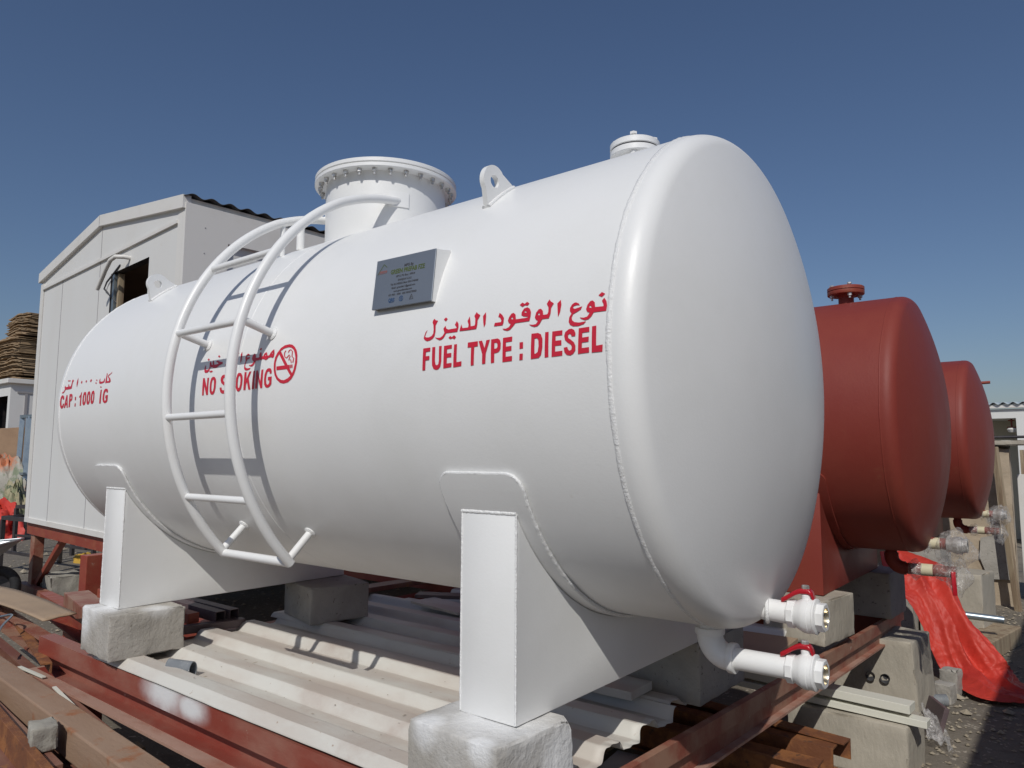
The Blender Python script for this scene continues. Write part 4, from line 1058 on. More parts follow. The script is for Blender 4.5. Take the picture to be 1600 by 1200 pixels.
GL = "pale wood laths dropped on the steel pile"
thing("wood_lath", MB().bar((-1.05, -.70, -1.247), (-.78, -.685, -1.250), .018, .007, .001), PVCW, "pale wood lath lying on the platform channel's left end", "lath", GL)
thing("wood_lath", MB().bar((-.52, -.735, -1.232), (-.20, -.775, -1.238), .016, .006, .001), PVCW, "pale wood lath lying beside the broad brown beam, towards the viewer", "lath", GL)
pile(angle(MB(), (-2.6, -.30, -1.17), (-.75, -.665, -1.185), .045, .05), RUST, "short rusted angle lying aslant over the dark primed channel")
pile(MB().bar((-2.4, -.80, -1.235), (.30, -1.015, -1.265), .045, .05, .002), RUSTPINK, "slim dull red square bar between the broad brown beam and the orange flat bar")
thing("bent_rod", MB().tube([(-1.75 + .55 * t, -.60 - .10 * t + .05 * math.sin(t * 5), -1.13 - .02 * t + .05 * math.sin(t * 3.2)) for t in [k / 20 for k in range(21)]], .006, 8), GALV, "thin bent wire rod curling over the steel at far left", "rod", smooth=60)
for x in (-1.9, -.6, .25):
    thing("timber_bearer", MB().bar((x, -1.35, -1.58), (x + .1, -.35, -1.58), .11, .19, .006), WOOD, "weathered timber bearer under the pile of rusting steel, " + {-1.9: "at its far left end", -.6: "at its middle", .25: "nearest the viewer"}[x], "timber", "timber bearers under the steel pile")
thing("stone", chipped(quadblock([(.045, -1.02), (.165, -1.05), (.175, -.965), (.06, -.945)], -1.26, -1.175), .02, 11, 3), STONE, "small broken grey stone on the steel pile at the bottom edge", "stone", smooth=40)
# tan board resting on the pile, left of the far block
bd = MB()
def bfn(u, v):
    a = Vector((-2.9, -.28, -1.115)).lerp(Vector((-1.30, -.36, -1.085)), u); b2 = Vector((-2.75, -.52, -1.125)).lerp(Vector((-1.27, -.535, -1.09)), u)
    p = a.lerp(b2, v); return (p.x, p.y, p.z + .02 * math.sin(u * 3.0) + .006 * noise.noise((u * 3, v * 3, 1)))
thing("tan_board", bd.grid(bfn, 24, 6), CARD, "tan hardboard sheet lying on red steel, left of the far concrete block", "board", smooth=40)
bpy.data.objects["tan_board"].modifiers.new("thickness", 'SOLIDIFY').thickness = .008
# red skid pieces behind the board
# splinters and litter caught in the gap of the pile
lt = MB()
rnd = random.Random(21)
for i in range(260):
    x = rnd.uniform(-1.5, .9); y = -.675 - .045 * (x + 1) / 2 + rnd.uniform(-.045, .05); z = -1.405 - .012 * x + rnd.uniform(-.02, .035)
    a = rnd.uniform(0, PI); l = rnd.uniform(.004, .02) * (2.2 if rnd.random() < .08 else 1); w = rnd.uniform(.002, .007)
    ca, sa = math.cos(a), math.sin(a)
    h = rnd.uniform(.002, .010)
    lt.add([(x + ca * l, y + sa * l, z), (x - sa * w, y + ca * w, z + h), (x - ca * l, y - sa * l, z), (x + sa * w, y - ca * w, z + h * .4)], [(0, 1, 2), (0, 2, 3), (0, 3, 1)])
lo_ = obj("splinters", lt, WOOD); lo_["kind"] = "stuff"; lo_["label"] = "wood splinters and litter caught between the steel pile and the platform"; lo_["category"] = "litter"
thing("debris_bed", MB().grid(lambda u, v: (-1.9 + 3.0 * u, -.56 - .30 * v - .05 * u, -1.425 - .015 * u + .02 * noise.noise((u * 20, v * 4, 2)) + .01 * noise.noise((u * 60, v * 12, 5))), 90, 14), RUST, "rust flakes and dirt settled in the gap beside the platform", "dirt", kind="stuff", smooth=60)
GK = "red oxide steel pieces beside the cabin stand"
thing("steel_piece", channel(MB(), (-2.95, .10, -1.22), (-.85, -.30, -1.13), .08, .14, flip=1), REDSTEEL, "red oxide channel running from the stand towards the far block", "steel piece", GK)
thing("steel_piece", MB().bar((-2.1, -.06, -1.10), (-.62, -.42, -1.04), .14, .09, .004), REDDUST, "wide dusty red box piece lying against the far concrete block", "steel piece", GK)
thing("steel_piece", MB().bar((-3.2, .60, -1.30), (-.9, .35, -1.24), .07, .13, .004), REDSTEEL, "red oxide bar lying lowest behind the far concrete block", "steel piece", GK)
thing("steel_piece", MB().box((-2.90, .36, -1.185), (.105, .16, .42), Matrix.Rotation(.06, 3, 'Z'), .004), REDSTEEL, "upright red oxide box section standing left of the far saddle", "steel piece", GK)
thing("steel_piece", MB().box((-2.95, .36, -1.57), (.22, .26, .35), None, .004), REDSTEEL, "low red oxide base block below the upright red box section", "steel piece", GK)

# ------------------------------------------------------------------ prefab cabin on its red stand
CP = math.radians(3.75)
C0 = Vector((-2.4436638, .6949786, 0))
GD = Vector((-math.cos(CP), math.sin(CP), 0)); SD = Vector((math.sin(CP), math.cos(CP), 0)); UZ = Vector((0, 0, 1))
CW, ZE, ZF, ZA, ZBOT, CL = 3.72, 1.835, 1.735, 2.095, -.945, 7.0
def cp(w, s, z): return C0 + GD * w + SD * s + UZ * z
cab = tag(empty("prefab_cabin", cp(CW / 2, 2, ZBOT)), "large white prefab cabin with dark window, raised on a red stand behind the white tank", "cabin")
def cquad(mb, pts): mb.add(pts, [tuple(range(len(pts)))])
wx0, wx1, wz0, wz1 = .675, 1.56, .52, 1.475
mb = MB()
def zroof(w): return ZF + .03 + (ZA - ZE) * (1 - abs(w - CW / 2) / (CW / 2))
ws = [0, wx0, wx1, CW / 2, CW]
for a, b in zip(ws, ws[1:]):
    if a == wx0:
        cquad(mb, [cp(a, 0, ZBOT), cp(b, 0, ZBOT), cp(b, 0, wz0), cp(a, 0, wz0)])
        cquad(mb, [cp(a, 0, wz1), cp(b, 0, wz1), cp(b, 0, zroof(b)), cp(a, 0, zroof(a))])
    else:
        cquad(mb, [cp(a, 0, ZBOT), cp(b, 0, ZBOT), cp(b, 0, zroof(b)), cp(a, 0, zroof(a))])
cquad(mb, [cp(0, 0, ZBOT), cp(0, CL, ZBOT), cp(0, CL, ZE), cp(0, 0, ZE)])
cquad(mb, [cp(CW, 0, ZBOT), cp(CW, CL, ZBOT), cp(CW, CL, ZE), cp(CW, 0, ZE)])
cquad(mb, [cp(0, CL, ZBOT), cp(CW, CL, ZBOT), cp(CW, CL, ZE), cp(CW / 2, CL, ZA - .02), cp(0, CL, ZE)])
cquad(mb, [cp(0, 0, ZBOT), cp(CW, 0, ZBOT), cp(CW, CL, ZBOT), cp(0, CL, ZBOT)])
obj("wall", mb, CABIN, cab)
mb = MB()      # room lining seen through the window
a0, a1, s0, s1, z0, z1 = .08, CW - .08, .09, 2.6, ZBOT + .06, 1.62
for q in ([(a0, s1, z0), (a1, s1, z0), (a1, s1, z1), (a0, s1, z1)], [(a0, s0, z1), (a1, s0, z1), (a1, s1, z1), (a0, s1, z1)], [(a1, s0, z0), (a1, s1, z0), (a1, s1, z1), (a1, s0, z1)],
          [(a0, s0, z0), (a0, s1, z0), (a0, s1, z1), (a0, s0, z1)], [(a0, s0, z0), (a1, s0, z0), (a1, s1, z0), (a0, s1, z0)]):
    cquad(mb, [cp(*p) for p in q])
obj("room_lining", mb, INTERIOR, cab)
fr = MB()
d = .075
cquad(fr, [cp(wx0, 0, wz0), cp(wx0, d, wz0), cp(wx0, d, wz1), cp(wx0, 0, wz1)]); cquad(fr, [cp(wx1, 0, wz0), cp(wx1, d, wz0), cp(wx1, d, wz1), cp(wx1, 0, wz1)])
cquad(fr, [cp(wx0, 0, wz1), cp(wx1, 0, wz1), cp(wx1, d, wz1), cp(wx0, d, wz1)]); cquad(fr, [cp(wx0, 0, wz0), cp(wx1, 0, wz0), cp(wx1, d, wz0), cp(wx0, d, wz0)])
fo_ = obj("window_frame", fr, BLACKSTEEL, cab)
def cbox(mb, w0, w1, s0, s1, z0, z1):
    v = [cp(w, s, z) for w in (w0, w1) for s in (s0, s1) for z in (z0, z1)]
    mb.add(v, [(0, 1, 3, 2), (4, 6, 7, 5), (0, 4, 5, 1), (2, 3, 7, 6), (0, 2, 6, 4), (1, 5, 7, 3)])
    return mb
obj("jamb", cbox(MB(), wx1 - .13, wx1 - .085, .03, .075, wz0, wz1 - .01), WOOD, fo_)
obj("jamb", cbox(MB(), wx1 - .06, wx1 - .012, .01, .06, wz0, wz1 - .01), GALV, fo_)
obj("window_bar", cbox(MB(), wx0 + .01, wx1 - .14, .05, .075, .98, 1.0), BLACKSTEEL, fo_)
obj("cable", MB().tube([cp(1.33, -.005, 1.52), cp(1.60, -.02, 1.40), cp(1.66, -.02, 1.345), cp(1.50, .02, 1.22), cp(1.44, .05, 1.16), cp(1.40, .07, .95), cp(1.42, .07, .70)], .008, 8), INK, cab, smooth=60)
cpth = [cp(1.11, .0, 1.545), cp(1.11, -.05, 1.545), cp(1.18, -.10, 1.55), cp(1.27, -.11, 1.53), cp(1.38, -.11, 1.46), cp(1.50, -.11, 1.36), cp(1.56, -.11, 1.31)]
obj("conduit", MB().tube(cpth, .019, 12), CABTRIM, cab, smooth=60)
# trims: fascias, joints, corner strips
tr = MB()
for a, b, za, zb2 in ((-.03, CW / 2, ZE, ZA), (CW / 2, CW + .03, ZA, ZE)):
    v = [cp(a, -.035, za + .01), cp(b, -.035, zb2 + .01), cp(b, -.035, zb2 - .098), cp(a, -.035, za - .098), cp(a, .03, za + .01), cp(b, .03, zb2 + .01), cp(b, .03, zb2 - .098), cp(a, .03, za - .098)]
    tr.add(v, [(0, 1, 2, 3), (7, 6, 5, 4), (0, 4, 5, 1), (3, 2, 6, 7), (0, 3, 7, 4), (1, 5, 6, 2)])
obj("fascia", tr, CABTRIM, cab)
jn = MB()
cbox(jn, .10, CW - .09, -.022, .01, 1.640, 1.668)
obj("cover_strip", jn, CABTRIM, cab)
jn = MB()
for w in (CW / 2, 2.98, CW - .09): cbox(jn, w - .004, w + .004, -.0025, .01, ZBOT, 1.64 if w != CW / 2 else ZA - .1)
cbox(jn, CW / 2 - .004, CW / 2 + .004, -.0365, -.034, ZA - .095, ZA + .005)
obj("panel_joint", jn, GAP, cab)
cs_ = MB()
cbox(cs_, .012, .10, -.012, 0.004, ZBOT, ZF - .02)
obj("corner_strip", cs_, CABTRIM, cab)
obj("corner_strip", cbox(MB(), CW - .09, CW + .01, -.012, .004, ZBOT, ZF - .02), CABTRIM, cab)
ss = MB()
cbox(ss, -.040, .01, .345, CL, 1.52, ZF + .05); cbox(ss, -.040, .01, -.012, .345, ZBOT, ZF + .05)
obj("side_trim", ss, CABTRIM, cab)
scw = MB()
for k in range(12): scw.lathe([(.006, 0), (.004, .003), (0, .003)], 8, RX(cp(-.0405, .15, -.7 + k * .21), -GD))
for k in range(9): scw.lathe([(.006, 0), (.004, .003), (0, .003)], 8, RX(cp(-.0405, .5 + k * .55, 1.62), -GD))
obj("panel_screws", scw, GAP, cab)
rf = MB()
for sgn in (0, 1):
    def rfn(u, v, sgn=sgn):
        s = -.03 + (CL + .1) * u
        k = -.055 + (CW / 2 + .055) * v
        w = k if sgn == 0 else CW - k
        z = ZE + .018 + (ZA - ZE) * (k / (CW / 2)) + .013 * math.sin(2 * PI * s / .155)
        return cp(w, s, z)
    rf.grid(rfn, 560, 4)
obj("roof", rf, DARKROOF, cab, smooth=40, solid=.006)
obj("base_lip", cbox(MB(), -.01, CW + .01, -.014, .05, ZBOT - .004, ZBOT + .045), CABTRIM, cab)

stand = tag(empty("cabin_stand", cp(CW / 2, 2, GZ)), "red oxide steel stand with chipped legs and diagonal braces under the white cabin", "stand")
for a, b in (((-.05, .03), (CW + .05, .03)), ((-.05, 3.4), (CW + .05, 3.4)), ((-.05, CL - .1), (CW + .05, CL - .1))):
    obj("cross_beam", channel(MB(), cp(*a, ZBOT - .008), cp(*b, ZBOT - .008), .07, .13, flip=1), REDSTEEL, stand)
for w in (.03, CW / 2, CW - .05):
    obj("side_beam", channel(MB(), cp(w, .12, ZBOT - .012), cp(w, CL - .05, ZBOT - .012), .06, .12), REDSTEEL, stand)
for w in (.06, CW * .5, CW - .10):
    for s in (.10, 3.45, CL - .15):
        if s < 1 and .1 < w < CW - .2: continue
        obj("leg", ibeam(MB(), cp(w, s, ZBOT - .13), cp(w, s + .001, GZ), .12, .12), REDDUST if s < 1 else REDSTEEL, stand) if False else obj("leg", MB().box(cp(w, s, (ZBOT - .14 + GZ) / 2), (.13, .10, ZBOT - .14 - GZ), Matrix.Rotation(-CP, 3, 'Z'), .006), REDDUST if s < 1 else REDSTEEL, stand)
for (w0, za), (w1, zb2) in (((CW - .12, GZ + .10), (CW - .95, ZBOT - .13)), ((.15, GZ + .1), (.95, ZBOT - .13))):
    obj("brace", MB().bar(cp(w0, .11, za), cp(w1, .11, zb2), .06, .055, .003, top=False), REDSTEEL, stand)
    obj("brace", MB().bar(cp(w0, 3.45, za), cp(w1, 3.45, zb2), .06, .055, .003, top=False), REDSTEEL, stand)
obj("skid_beam", channel(MB(), cp(CW + .15, .0, GZ + .13), cp(-.6, .0, GZ + .13), .08, .12, flip=-1), REDDUST, stand)
obj("skid_beam", channel(MB(), cp(CW - .1, .06, GZ + .13), cp(CW - .1, 3.4, GZ + .13), .08, .12), REDSTEEL, stand)

# ------------------------------------------------------------------ yard on the left, behind the cabin
def trestle(x, y, rz, w, d, h, label, m=BLACKSTEEL):
    q = Matrix.Rotation(rz, 3, 'Z'); c = Vector((x, y, GZ))
    t = tag(empty("trestle", (x, y, GZ)), label, "trestle", "black steel trestles on the ground under the cabin")
    def P(a, b, z): return c + q @ Vector((a * w / 2, b * d / 2, z))
    mb = MB()
    for a, b in (((-1, -1), (1, -1)), ((1, -1), (1, 1)), ((1, 1), (-1, 1)), ((-1, 1), (-1, -1))):
        mb.bar(P(*a, h), P(*b, h), .05, .05)
    obj("top_frame", mb, m, t)
    for a, b in (((-1, -1), (1, -1)), ((1, 1), (-1, 1))): obj("stretcher", MB().bar(P(*a, h * .38), P(*b, h * .38), .035, .035), m, t)
    for a, b in ((-1, -1), (1, -1), (1, 1), (-1, 1)):
        obj("leg", MB().box(P(a, b, h / 2 - .03), (.05, .05, h - .04), q), m, t)
trestle(-8.0, 1.82, .1, .9, .75, .72, "black steel trestle nearest the chipped stand leg")
trestle(-9.9, 2.75, .3, 1.3, .8, .74, "black steel trestle in the middle, behind the diagonal brace")
trestle(-8.9, 3.6, .0, 1.2, .7, .70, "black steel trestle deepest under the cabin")

def sack(x, y, sx, sy, sz, m, name, label, cat, seed, group=None, z0=GZ):
    """slumped heap: a noisy half ellipsoid on the ground"""
    mb = MB()
    nu, nv = 40, 22
    vs, fs = [], []
    for i in range(nv + 1):
        p = PI / 2 * i / nv
        for j in range(nu):
            a = 2 * PI * j / nu
            n = 1 + .28 * noise.noise((math.cos(a) * 1.6 + seed, math.sin(a) * 1.6, p * 1.4)) + .13 * noise.noise((math.cos(a) * 5 + seed, math.sin(a) * 5, p * 5)) + .05 * noise.noise((math.cos(a) * 13, math.sin(a) * 13 + seed, p * 13))
            vs.append((x + sx * n * math.cos(a) * math.cos(p) ** .7, y + sy * n * math.sin(a) * math.cos(p) ** .7, z0 - .03 + sz * n * math.sin(p)))
    for i in range(nv):
        for j in range(nu):
            fs.append((i * nu + j, i * nu + (j + 1) % nu, (i + 1) * nu + (j + 1) % nu, (i + 1) * nu + j))
    mb.add(vs, fs)
    return thing(name, mb, m, label, cat, group, 70)
GM = "tarpaulins heaped beside the cabin"
sack(-14.7, 3.15, 1.45, .36, 1.42, MOUNDTARP, "tarpaulin_heap", "faded orange and grey tarpaulin heap at the left edge, below the brown crate", "tarpaulin heap", 2.0, GM)
sack(-13.0, 2.70, .95, .30, .66, TARP, "tarpaulin_heap", "bright red tarpaulin heap on the ground at the left edge", "tarpaulin heap", 5.0, GM)
sack(-13.25, 3.02, .42, .20, .98, CAMO, "tarpaulin_heap", "camouflage coloured cover bundle beside the galvanised frame", "tarpaulin heap", 9.0, GM)
sack(-13.25, 2.42, .42, .14, .50, GREEN, "green_net", "dark green netting bundle in front of the red tarpaulin heap", "netting", 12.0)
sack(-8.35, 2.45, .28, .18, .14, YELLOW, "yellow_sack", "yellow sack lying on the ground under the cabin, left one", "sack", 14.0, "yellow sacks under the cabin")
sack(-8.2, 2.95, .30, .18, .15, YELLOW, "yellow_sack", "yellow sack lying on the ground under the cabin, right one", "sack", 17.0, "yellow sacks under the cabin")
thing("stone", chipped(quadblock([(-5.95, 1.05), (-5.45, .98), (-5.40, 1.35), (-5.8, 1.45)], GZ - .02, GZ + .26), .05, 4, 40, 4), STONE, "big broken concrete lump on the ground behind the stand leg", "stone", smooth=40)
thing("stone", chipped(quadblock([(-5.3, 1.25), (-5.0, 1.2), (-4.95, 1.5), (-5.2, 1.5)], GZ - .02, GZ + .17), .04, 4, 44, 4), CONC, "smaller dark concrete lump beside the big one behind the stand leg", "stone", smooth=40)

# brown crate, steel frame, small cabin, stack of boards
thing("brown_crate", MB().box((-16.75, 4.32, -.66), (3.3, 1.5, 2.12), Matrix.Rotation(.02, 3, 'Z'), .01), PLYWOOD, "big brown plywood crate at the left edge in front of the small white cabin", "crate")
fr = tag(empty("ladder_frame", (-13.6, 3.25, GZ)), "galvanised steel ladder frame standing by the white cabin's left wall", "steel frame")
for dx, dy in ((-.36, 0), (-.10, .03), (.02, .02), (.34, .06)):
    obj("upright", MB().bar((-13.45 + dx, 3.20 + dy, GZ), (-13.62 + dx, 3.28 + dy, .58), .085, .05, .002), GALV, fr)
obj("top_rail", MB().bar((-14.02, 3.28, .61), (-13.22, 3.36, .61), .07, .06, .002), GALV, fr)
for z in (-.55, -1.2):
    obj("clip", MB().bar((-13.7, 3.20, z), (-13.45, 3.22, z), .05, .05), GALV, fr)

sc = tag(empty("small_cabin", (-20.5, 7.5, GZ)), "small white prefab cabin with dark doorway at the left edge, far behind the yard", "cabin")
X0, Y0, W2, L2, H2 = -18.7, 4.45, 4.4, 8.0, 1.66
mb = MB()
dz = 1.34
def q4(*p): mb.add(p, [(0, 1, 2, 3)])
q4((X0 - .17, Y0, GZ), (X0, Y0, GZ), (X0, Y0, H2), (X0 - .17, Y0, H2))
q4((X0 - W2, Y0, GZ), (X0 - 1.3, Y0, GZ), (X0 - 1.3, Y0, H2), (X0 - W2, Y0, H2))
q4((X0 - 1.3, Y0, dz), (X0 - .17, Y0, dz), (X0 - .17, Y0, H2), (X0 - 1.3, Y0, H2))
q4((X0, Y0, GZ), (X0, Y0 + L2, GZ), (X0, Y0 + L2, H2), (X0, Y0, H2))
q4((X0 - W2, Y0, GZ), (X0 - W2, Y0 + L2, GZ), (X0 - W2, Y0 + L2, H2), (X0 - W2, Y0, H2))
q4((X0 - W2, Y0 + L2, GZ), (X0, Y0 + L2, GZ), (X0, Y0 + L2, H2), (X0 - W2, Y0 + L2, H2))
obj("wall", mb, CABIN, sc)
obj("doorway_lining", MB().add([(X0 - 1.6, Y0 + 1.2, GZ), (X0 - .1, Y0 + 1.2, GZ), (X0 - .1, Y0 + 1.2, 1.5), (X0 - 1.6, Y0 + 1.2, 1.5), (X0 - .12, Y0 + .06, GZ), (X0 - .12, Y0 + .06, 1.5), (X0 - 1.4, Y0 + .06, 1.5), (X0 - 1.4, Y0 + .06, GZ)], [(0, 1, 2, 3), (1, 4, 5, 2), (3, 2, 5, 6), (0, 3, 6, 7)]), BLACKSTEEL, sc)
obj("roof", MB().box((X0 - W2 / 2, Y0 + L2 / 2, H2 + .06), (W2 + .22, L2 + .22, .12), None, .01), CABTRIM, sc)
obj("trim", MB().box((X0 + .012, Y0 + .36, (GZ + H2) / 2 - .1), (.03, .06, H2 - GZ - .3)).box((X0 + .012, Y0 + L2 / 2, H2 - .22), (.03, L2 - .3, .05)), GAP, sc)

def bundle(cx, cy, z0, sx, sy, h, seed, label):
    mb = MB()
    n = int(h / .032)
    r = random.Random(seed)
    for i in range(n):
        z = z0 + h * i / n
        nx = 14
        ox, oy = r.uniform(-.10, .10), r.uniform(-.08, .08)
        vs, fs = [], []
        for k in range(nx + 1):
            x = cx + ox + sx * (k / nx - .5)
            dz_ = .05 * noise.noise((x * 1.3, seed, i * .05)) + .022 * noise.noise((x * 4.5, seed, i * .8)) - .06 * abs(k / nx - .5) ** 2 * 4
            for yy in (cy + oy - sy / 2, cy + oy + sy / 2):
                yj = yy + .05 * noise.noise((x * 3, i, seed))
                for t in (0, .021): vs.append((x, yj, z + dz_ + t))
        for k in range(nx):
            a = k * 4
            fs += [(a, a + 4, a + 5, a + 1), (a + 2, a + 3, a + 7, a + 6), (a + 1, a + 5, a + 7, a + 3), (a, a + 2, a + 6, a + 4)]
        fs += [(0, 1, 3, 2), (nx * 4, nx * 4 + 2, nx * 4 + 3, nx * 4 + 1)]
        mb.add(vs, fs)
    return thing("board_bundle", mb, THATCH, label, "board bundle", "bundles of thin brown boards stacked on a rack")
BX, BY = -25.3, 7.15
bundle(BX + .1, BY, 2.02, 2.1, 1.5, .42, 1, "lowest bundle of thin brown boards, just above the small cabin roof")
bundle(BX - .2, BY, 2.48, 2.45, 1.5, .60, 2, "second bundle up of thin brown boards, on the lowest one")
bundle(BX - .65, BY, 3.13, 2.6, 1.6, .70, 3, "widest bundle of thin brown boards, jutting out to the left")
bundle(BX + .2, BY, 3.87, 2.0, 1.4, .72, 4, "topmost rounded bundle of thin brown boards against the sky")
rk = tag(empty("storage_rack", (BX, BY, GZ)), "plain steel storage rack under the bundles of brown boards, behind the small cabin", "rack")
for dx in (-1.1, 1.1):
    for dy in (-.6, .6): obj("leg", MB().box((BX + dx, BY + dy, (GZ + 1.95) / 2), (.1, .1, 1.95 - GZ)), BLACKSTEEL, rk)
obj("deck", MB().box((BX, BY, 1.95), (2.6, 1.5, .08)), BLACKSTEEL, rk)
sf = tag(empty("scaffold", (-30, 7.0, GZ)), "thin grey scaffold frame at the far left edge against the sky", "scaffold")
for dx in (-.9, -.3, .3, .9): obj("standard", MB().tube([(-30.4 + dx, 7.2, GZ), (-30.4 + dx, 7.2, 2.65)], .035, 8), GALV, sf)
for z in (1.9, 2.25, 2.6): obj("ledger", MB().tube([(-31.4, 7.2, z), (-29.2, 7.2, z)], .03, 8), GALV, sf)

# wheelbarrow
wb = tag(empty("wheelbarrow", (-6.2, .72, GZ)), "grey steel wheelbarrow with black tyre, cut off by the photo's left edge", "wheelbarrow")
WC = Vector((-5.62, .56, GZ + .205))
wd = Vector((.80, -.60, 0)).normalized()         # wheel's axle direction
whl = obj("wheel", MB().lathe([(.03, -.02), (.115, -.018), (.115, .018), (.03, .02)], 28, RX(WC, wd)), BLACKSTEEL, wb, loc=WC, smooth=40)
ty = MB()
ty.tube([WC + (wd.cross(UZ) * math.cos(2 * PI * i / 36) + UZ * math.sin(2 * PI * i / 36)) * .16 for i in range(36)], .048, 14, closed=True)
obj("tyre", ty, RUBBER, whl, smooth=60)
fw_ = wd.cross(UZ).normalized()
if fw_.x > 0: fw_ = -fw_
tp, bt = [], []
b0 = WC + fw_ * .44
for a, b in ((-1, -1), (1, -1), (1, 1), (-1, 1)):
    tp.append(b0 + fw_ * (.55 if b > 0 else -.52) + wd * a * .34 + UZ * (.44 if b < 0 else .36)); bt.append(b0 + fw_ * (.30 if b > 0 else -.16) + wd * a * .20 + UZ * .12)
mb = MB().add(tp + bt, [(0, 1, 5, 4), (1, 2, 6, 5), (2, 3, 7, 6), (3, 0, 4, 7), (4, 5, 6, 7)])
tray = obj("tray", mb, TRAY, wb, smooth=None, solid=.006)
obj("tray_rim", MB().tube(tp, .014, 8, closed=True), TRAY, wb, smooth=60)
for a in (-1, 1):
    obj("handle", MB().tube([WC + wd * a * .07, WC + fw_ * .35 + wd * a * .17 + UZ * .08, WC + fw_ * 1.55 + wd * a * .28 + UZ * .40], .016, 10), BLACKSTEEL, wb, smooth=60)
    obj("leg", MB().tube([WC + fw_ * .75 + wd * a * .2 + UZ * .19, WC + fw_ * .85 + wd * a * .22 - UZ * .20, WC + fw_ * 1.0 + wd * a * .22 - UZ * .19], .014, 10), BLACKSTEEL, wb, smooth=60)

# ------------------------------------------------------------------ right side: tarpaulin, wall, building, scraps
# red tarpaulin slung from under the nearer red tank down to the ground
SP = [((1.794, 4.100, -0.935), (1.866, 4.600, -0.968)), ((1.829, 4.050, -1.070), (2.075, 4.500, -1.015)), ((1.911, 4.000, -1.186), (2.199, 4.420, -1.068)), ((1.999, 3.960, -1.262), (2.261, 4.320, -1.237)), ((2.081, 3.920, -1.402), (2.339, 4.240, -1.389)), ((2.139, 3.880, -1.562), (2.457, 4.160, -1.500)), ((2.217, 3.851, -1.715), (2.550, 4.100, -1.604)), ((2.360, 3.560, -1.715), (2.590, 4.160, -1.690)), ((2.505, 3.430, -1.715), (2.650, 3.900, -1.690)), ((2.700, 3.517, -1.715), (2.754, 3.781, -1.700))]
def tarp_fn(u, v):
    k = u * (len(SP) - 1); i = min(int(k), len(SP) - 2); f = k - i
    def cr(n):
        p = [Vector(SP[max(0, min(len(SP) - 1, i + d))][n]) for d in (-1, 0, 1, 2)]
        return .5 * ((2 * p[1]) + (p[2] - p[0]) * f + (2 * p[0] - 5 * p[1] + 4 * p[2] - p[3]) * f * f + (3 * p[1] - p[0] - 3 * p[2] + p[3]) * f ** 3)
    a, b = cr(0), cr(1)
    p = a.lerp(b, v)
    side = (b - a).normalized()
    along = Vector((.5, -.35, -.5)).normalized()
    nrm = side.cross(along).normalized()
    if nrm.z < 0: nrm = -nrm
    amp = min(1, 4 * v * (1 - v) + .35)
    vv = v + .18 * noise.noise((u * 3, 0, 2))
    edge = min(1, 5 * v * (1 - v) + .08)
    mid = math.exp(-((u - .48) / .26) ** 2)
    c1 = .36 + .10 * math.sin(u * 4.2) + .05 * noise.noise((u * 5, 1, 1)); c2 = .70 - .12 * u + .06 * noise.noise((u * 4, 7, 1))
    fold = .11 * mid * max(0, 1 - abs(v - c1) / .22) ** 1.4 - .10 * mid * math.exp(-((v - c2) / .13) ** 2) + .05 * max(0, 1 - abs(v - .88) / .10) * mid
    ph = vv * 13 + u * 5.0
    d = edge * (fold + .028 * (1 - abs(math.sin(ph * .5))) ** 2 + .026 * noise.noise((u * 6, v * 3, 3))) - .022 * (abs(noise.noise((u * 8 + v * 2.5, v * 5, 8))) - .2) * edge - .012 * abs(noise.noise((u * 22, v * 10, 1))) - .006 * abs(noise.noise((u * 48, v * 20, 6)))
    p = p + nrm * d
    p.z = max(p.z, GZ + .03)
    return p
thing("red_tarpaulin", MB().grid(tarp_fn, 200, 84), TARP, "crumpled bright red tarpaulin trailing from under the red tank to the ground at right", "tarpaulin", smooth=60, solid=.003)

# blocks and bits under the far tank
thing("concrete_block", chipped(quadblock([(1.86, 5.18), (2.33, 5.16), (2.385, 5.55), (1.9, 5.6)], GZ - .02, -1.19), .014, 5, 51), CONCB, "upright tan concrete block behind the red tarpaulin, with a red streak, under the farthest tank", "concrete block", GB, 40)
thing("concrete_block", chipped(quadblock([(1.70, 4.92), (2.08, 4.90), (2.10, 5.35), (1.72, 5.38)], -1.18, -.94), .014, 5, 55), CONC, "grey concrete block directly below the farthest red tank's drain pipe", "concrete block", GB, 40)
thing("concrete_block", chipped(quadblock([(1.5, 5.0), (1.84, 5.0), (1.84, 5.5), (1.5, 5.5)], GZ - .02, -1.19), .014, 5, 58), CONC, "grey concrete block low down under the farthest red tank", "concrete block", GB, 40)
thing("timber_bearer", MB().bar((2.30, 4.55, -1.615), (2.46, 5.45, -1.615), .22, .14, .008), WOOD, "short thick timber lying on the gravel beside the red tarpaulin", "timber")
thing("pipe_offcut", MB().lathe([(.036, 0), (.036, .17), (.031, .17), (.031, 0), (.036, 0)], 24, RX((2.17, 3.10, GZ + .045), (.85, .5, .05))), GREYPVC, "grey plastic pipe offcut on the ground beside the drain block", "pipe offcut", smooth=40)
thing("pipe_offcut", MB().lathe([(.028, 0), (.028, .34), (.023, .34), (.023, 0), (.028, 0)], 20, RX((2.16, 4.80, -1.46), (1, .2, -.05))), GALV, "thin grey pipe poking out beside the upright tan block", "pipe offcut", smooth=40)
